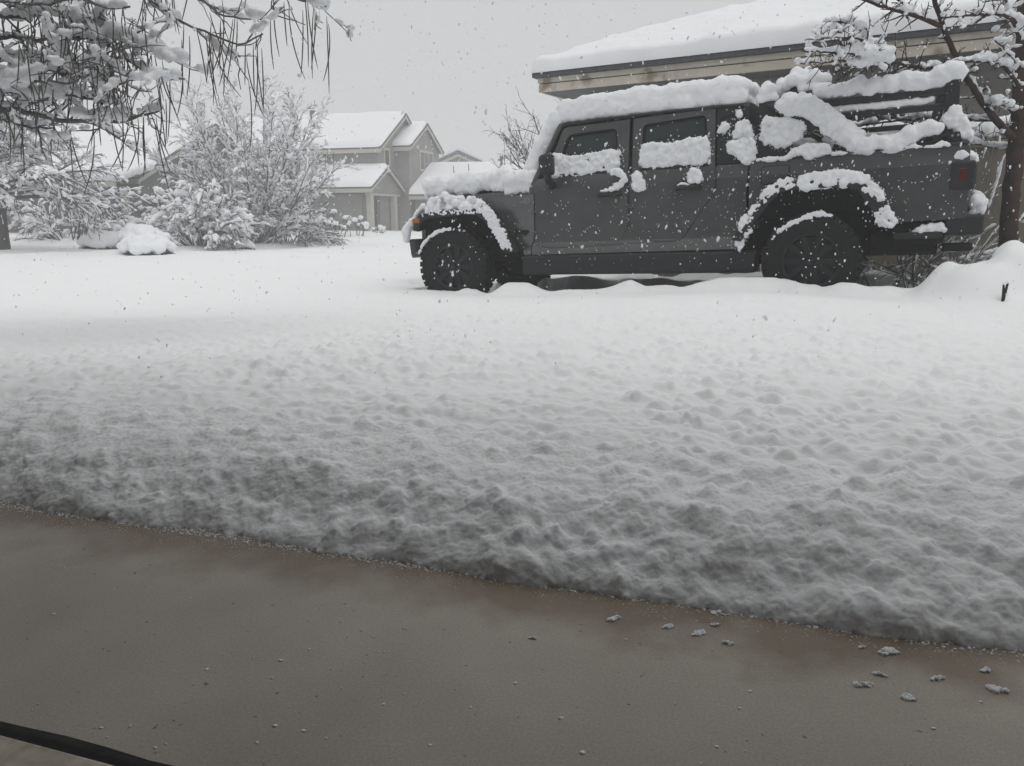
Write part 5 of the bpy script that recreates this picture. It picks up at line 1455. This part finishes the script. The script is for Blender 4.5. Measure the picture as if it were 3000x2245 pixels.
nA, nB = len(gx), len(gs); nT = len(V); V += [(v[0], v[1], -.12) for v in V]
F = []
for i in range(nA - 1):
    for j in range(nB - 1):
        q = (i * nB + j, (i + 1) * nB + j, (i + 1) * nB + j + 1, i * nB + j + 1); F.append(q); F.append(tuple(k + nT for k in q[::-1]))
ring_ = [(i, 0) for i in range(nA)] + [(nA - 1, j) for j in range(1, nB)] + [(i, nB - 1) for i in range(nA - 2, -1, -1)] + [(0, j) for j in range(nB - 2, 0, -1)]
for (a, b), (c, d) in zip(ring_, ring_[1:] + ring_[:1]):
    p, q = a * nB + b, c * nB + d; F.append((q, p, p + nT, q + nT))
bk = snow_blob('snow_bank_edge', C, R, M['snow_near'], ground, .0046, 2, .0022, 130, solid=(V, F)); bk['kind'] = 'stuff'
# the sheet under that skin is let down so that only one surface shows
n = len(ground.data.vertices); co = np.empty(n * 3, np.float32); ground.data.vertices.foreach_get('co', co); co = co.reshape(-1, 3)
es = edge_s(co[:, 0], co[:, 1]); co[:, 2] -= .03 * sstep(.47, .40, es) * sstep(-2.06, -1.98, co[:, 0]) * sstep(1.52, 1.46, co[:, 0]) * (es > -.2)
ground.data.vertices.foreach_set('co', co.ravel()); ground.data.update()
C, R = [], []
for k in range(9000):
    x = RC.uniform(-1.9, 1.35); s = .03 - abs(RC.normal(0, .04)) if RC.random() < .85 else -abs(RC.normal(0, .05))
    if s < -.12: continue
    xx, yy = edge_pt(x, s); zz = max(drop(xx, yy), 0)
    if zz > .004: continue
    r = RC.uniform(.0008, .0028) * (1 if s > -.03 else .6)
    C.append((xx, yy, zz + r * .15)); R.append(np.array([1, 1, .8]) * r * RC.uniform(.7, 1.3, 3))
cr = new_obj('snow_crumbs', balls_mesh('snow_crumbs', C, R, 1, .35), M['snow_far'], None, True)
cr['kind'] = 'stuff'; tag(cr, 'loose icy crumbs along the melting edge of the snow', 'snow')
# bigger slushy clumps lying on the concrete
def ground_px(px, py, z=0):
    d = ray(px, py); return CAM + d * ((z - HC) / d[2])
for i, (px, py, s, lb) in enumerate(((1795, 1816, 1.25, 'flat slushy clump, leftmost of those on the wet concrete'), (1957, 1838, 1.0, 'open crumbly clump just below the snow edge'), (2046, 1857, 1.15, 'bright heart shaped clump of slush on the concrete'), (2096, 1832, .8, 'small clump close under the snow edge'), (2098, 1796, .9, 'clump touching the foot of the snow edge'), (2132, 1887, .9, 'star shaped clump below the others'), (2602, 1912, 1.5, 'largest clump of slush at the right'), (2525, 1898, .6, 'tiny clump beside the largest one'), (2528, 2008, 1.2, 'long clump lying lower on the concrete'), (2660, 2045, 1.15, 'lowest clump of slush on the concrete'), (2915, 2022, 1.5, 'thick white clump at the right edge'), (2890, 1965, .9, 'melting clump above the thick one at the right edge'), (2575, 1978, .9, 'half melted clump above the long one'), (2745, 1990, .9, 'grey melting clump among the right hand ones'), (1560, 1872, .5, 'little grain of slush at the far left of the clumps'))):
    s *= .66; c = ground_px(px, py); C = []; R = []
    a0 = RC.uniform(-.5, .5)
    for k in range(26):
        a = RC.uniform(0, 6.3); q = RC.random() ** .7; ex = math.cos(a) * q * .019 * s
        C.append(c + np.array([ex, math.sin(a) * q * .009 * s - ex * a0, .001 + .0035 * (1 - q) * RC.random()])); R.append(np.array([.0044, .0042, .0036]) * s * RC.uniform(.4, 1.4))
    o = snow_blob('snow_clump', C, R, M['snow'], None, .0012, 1, .0011, 260)
    tag(o, lb, 'snow clump', 'slushy clumps on the concrete')
# single flakes that landed on the concrete
C, R = [], []
for k in range(210):
    px, py = RC.uniform(0, 1500) if RC.random() < .8 else RC.uniform(1500, 3000), RC.uniform(1560, 2240)
    c = ground_px(px, py)
    if edge_s(c[0], c[1]) > -.06 or edge_s(c[0], c[1]) < -.69: continue
    r = RC.uniform(.0007, .0018) if RC.random() < .80 else RC.uniform(.0024, .0045); C.append((c[0], c[1], .0005)); R.append((r * RC.uniform(.8, 1.6), r, .0008))
o = new_obj('landed_flakes', balls_mesh('landed_flakes', C, R, 1, .25), M['snow_far'], None, True); o['kind'] = 'stuff'; tag(o, 'scattered single snowflakes lying on the dark concrete', 'snowflakes')

# ------------------------------------------------------------------ falling snow
RF = np.random.default_rng(61)
def flakes(n, y0, y1, r0, r1):
    C, R = [], []
    Y = (RF.random(n) * (y1 ** 3 - y0 ** 3) + y0 ** 3) ** (1 / 3)
    X = RF.uniform(-.78, .78, n) * Y; Z = HC + RF.uniform(-.40, .34, n) * Y
    r = r0 + (r1 - r0) * RF.random(n) ** 2.2
    keep = (Z > base_z(X, Y) + SNOW + .05) & (edge_s(X, Y) > .05)
    P = np.c_[X, Y, Z][keep]; r = r[keep]
    V, F = ico(1); m_ = len(P); S = np.c_[r * RF.uniform(.5, 1.1, m_), r * RF.uniform(.5, 1.1, m_), r * RF.uniform(.8, 2.0, m_)]
    B = np.repeat(V[None], m_, 0) * (1 + .45 * RF.uniform(-1, 1, (m_, len(V), 1))) * S[:, None, :]
    a = RF.normal(0, .35, m_); ca, sa = np.cos(a)[:, None], np.sin(a)[:, None]
    B = np.stack([B[..., 0] * ca + B[..., 2] * sa, B[..., 1], -B[..., 0] * sa + B[..., 2] * ca], -1) + P[:, None, :]
    return B.reshape(-1, 3), (F[None] + (np.arange(m_) * len(V))[:, None, None]).reshape(-1, 3)
V1, F1 = flakes(5000, 2.3, 6.6, .0020, .0060)
V2, F2 = flakes(3000, 6.6, 26, .0035, .0080)
V3, F3 = flakes(420, 2.8, 6.8, .0060, .0100)
F2 = np.vstack([F2, F3 + len(V2)]); V2 = np.vstack([V2, V3])
fl = new_obj('falling_snow', mesh_np('falling_snow', np.vstack([V1, V2]), np.vstack([F1, F2 + len(V1)])), M['flake'], None, True)
fl['kind'] = 'stuff'; tag(fl, 'snowflakes falling through the air', 'snowflakes')

# ------------------------------------------------------------------ snow-filled air
hz_ = box('haze', (-150, 150, -150, 150, -2.2, 8.6), None, None, 0)
hm = bpy.data.materials.new('haze_air'); hm.use_nodes = True; N = hm.node_tree; N.nodes.clear()
ho = N.nodes.new('ShaderNodeOutputMaterial'); pv = N.nodes.new('ShaderNodeVolumePrincipled')
pv.inputs['Color'].default_value = (.97, .975, .98, 1); pv.inputs['Density'].default_value = .0078; pv.inputs['Anisotropy'].default_value = 0.0
N.links.new(pv.outputs[0], ho.inputs['Volume']); hz_.data.materials.append(hm); hz_['kind'] = 'stuff'
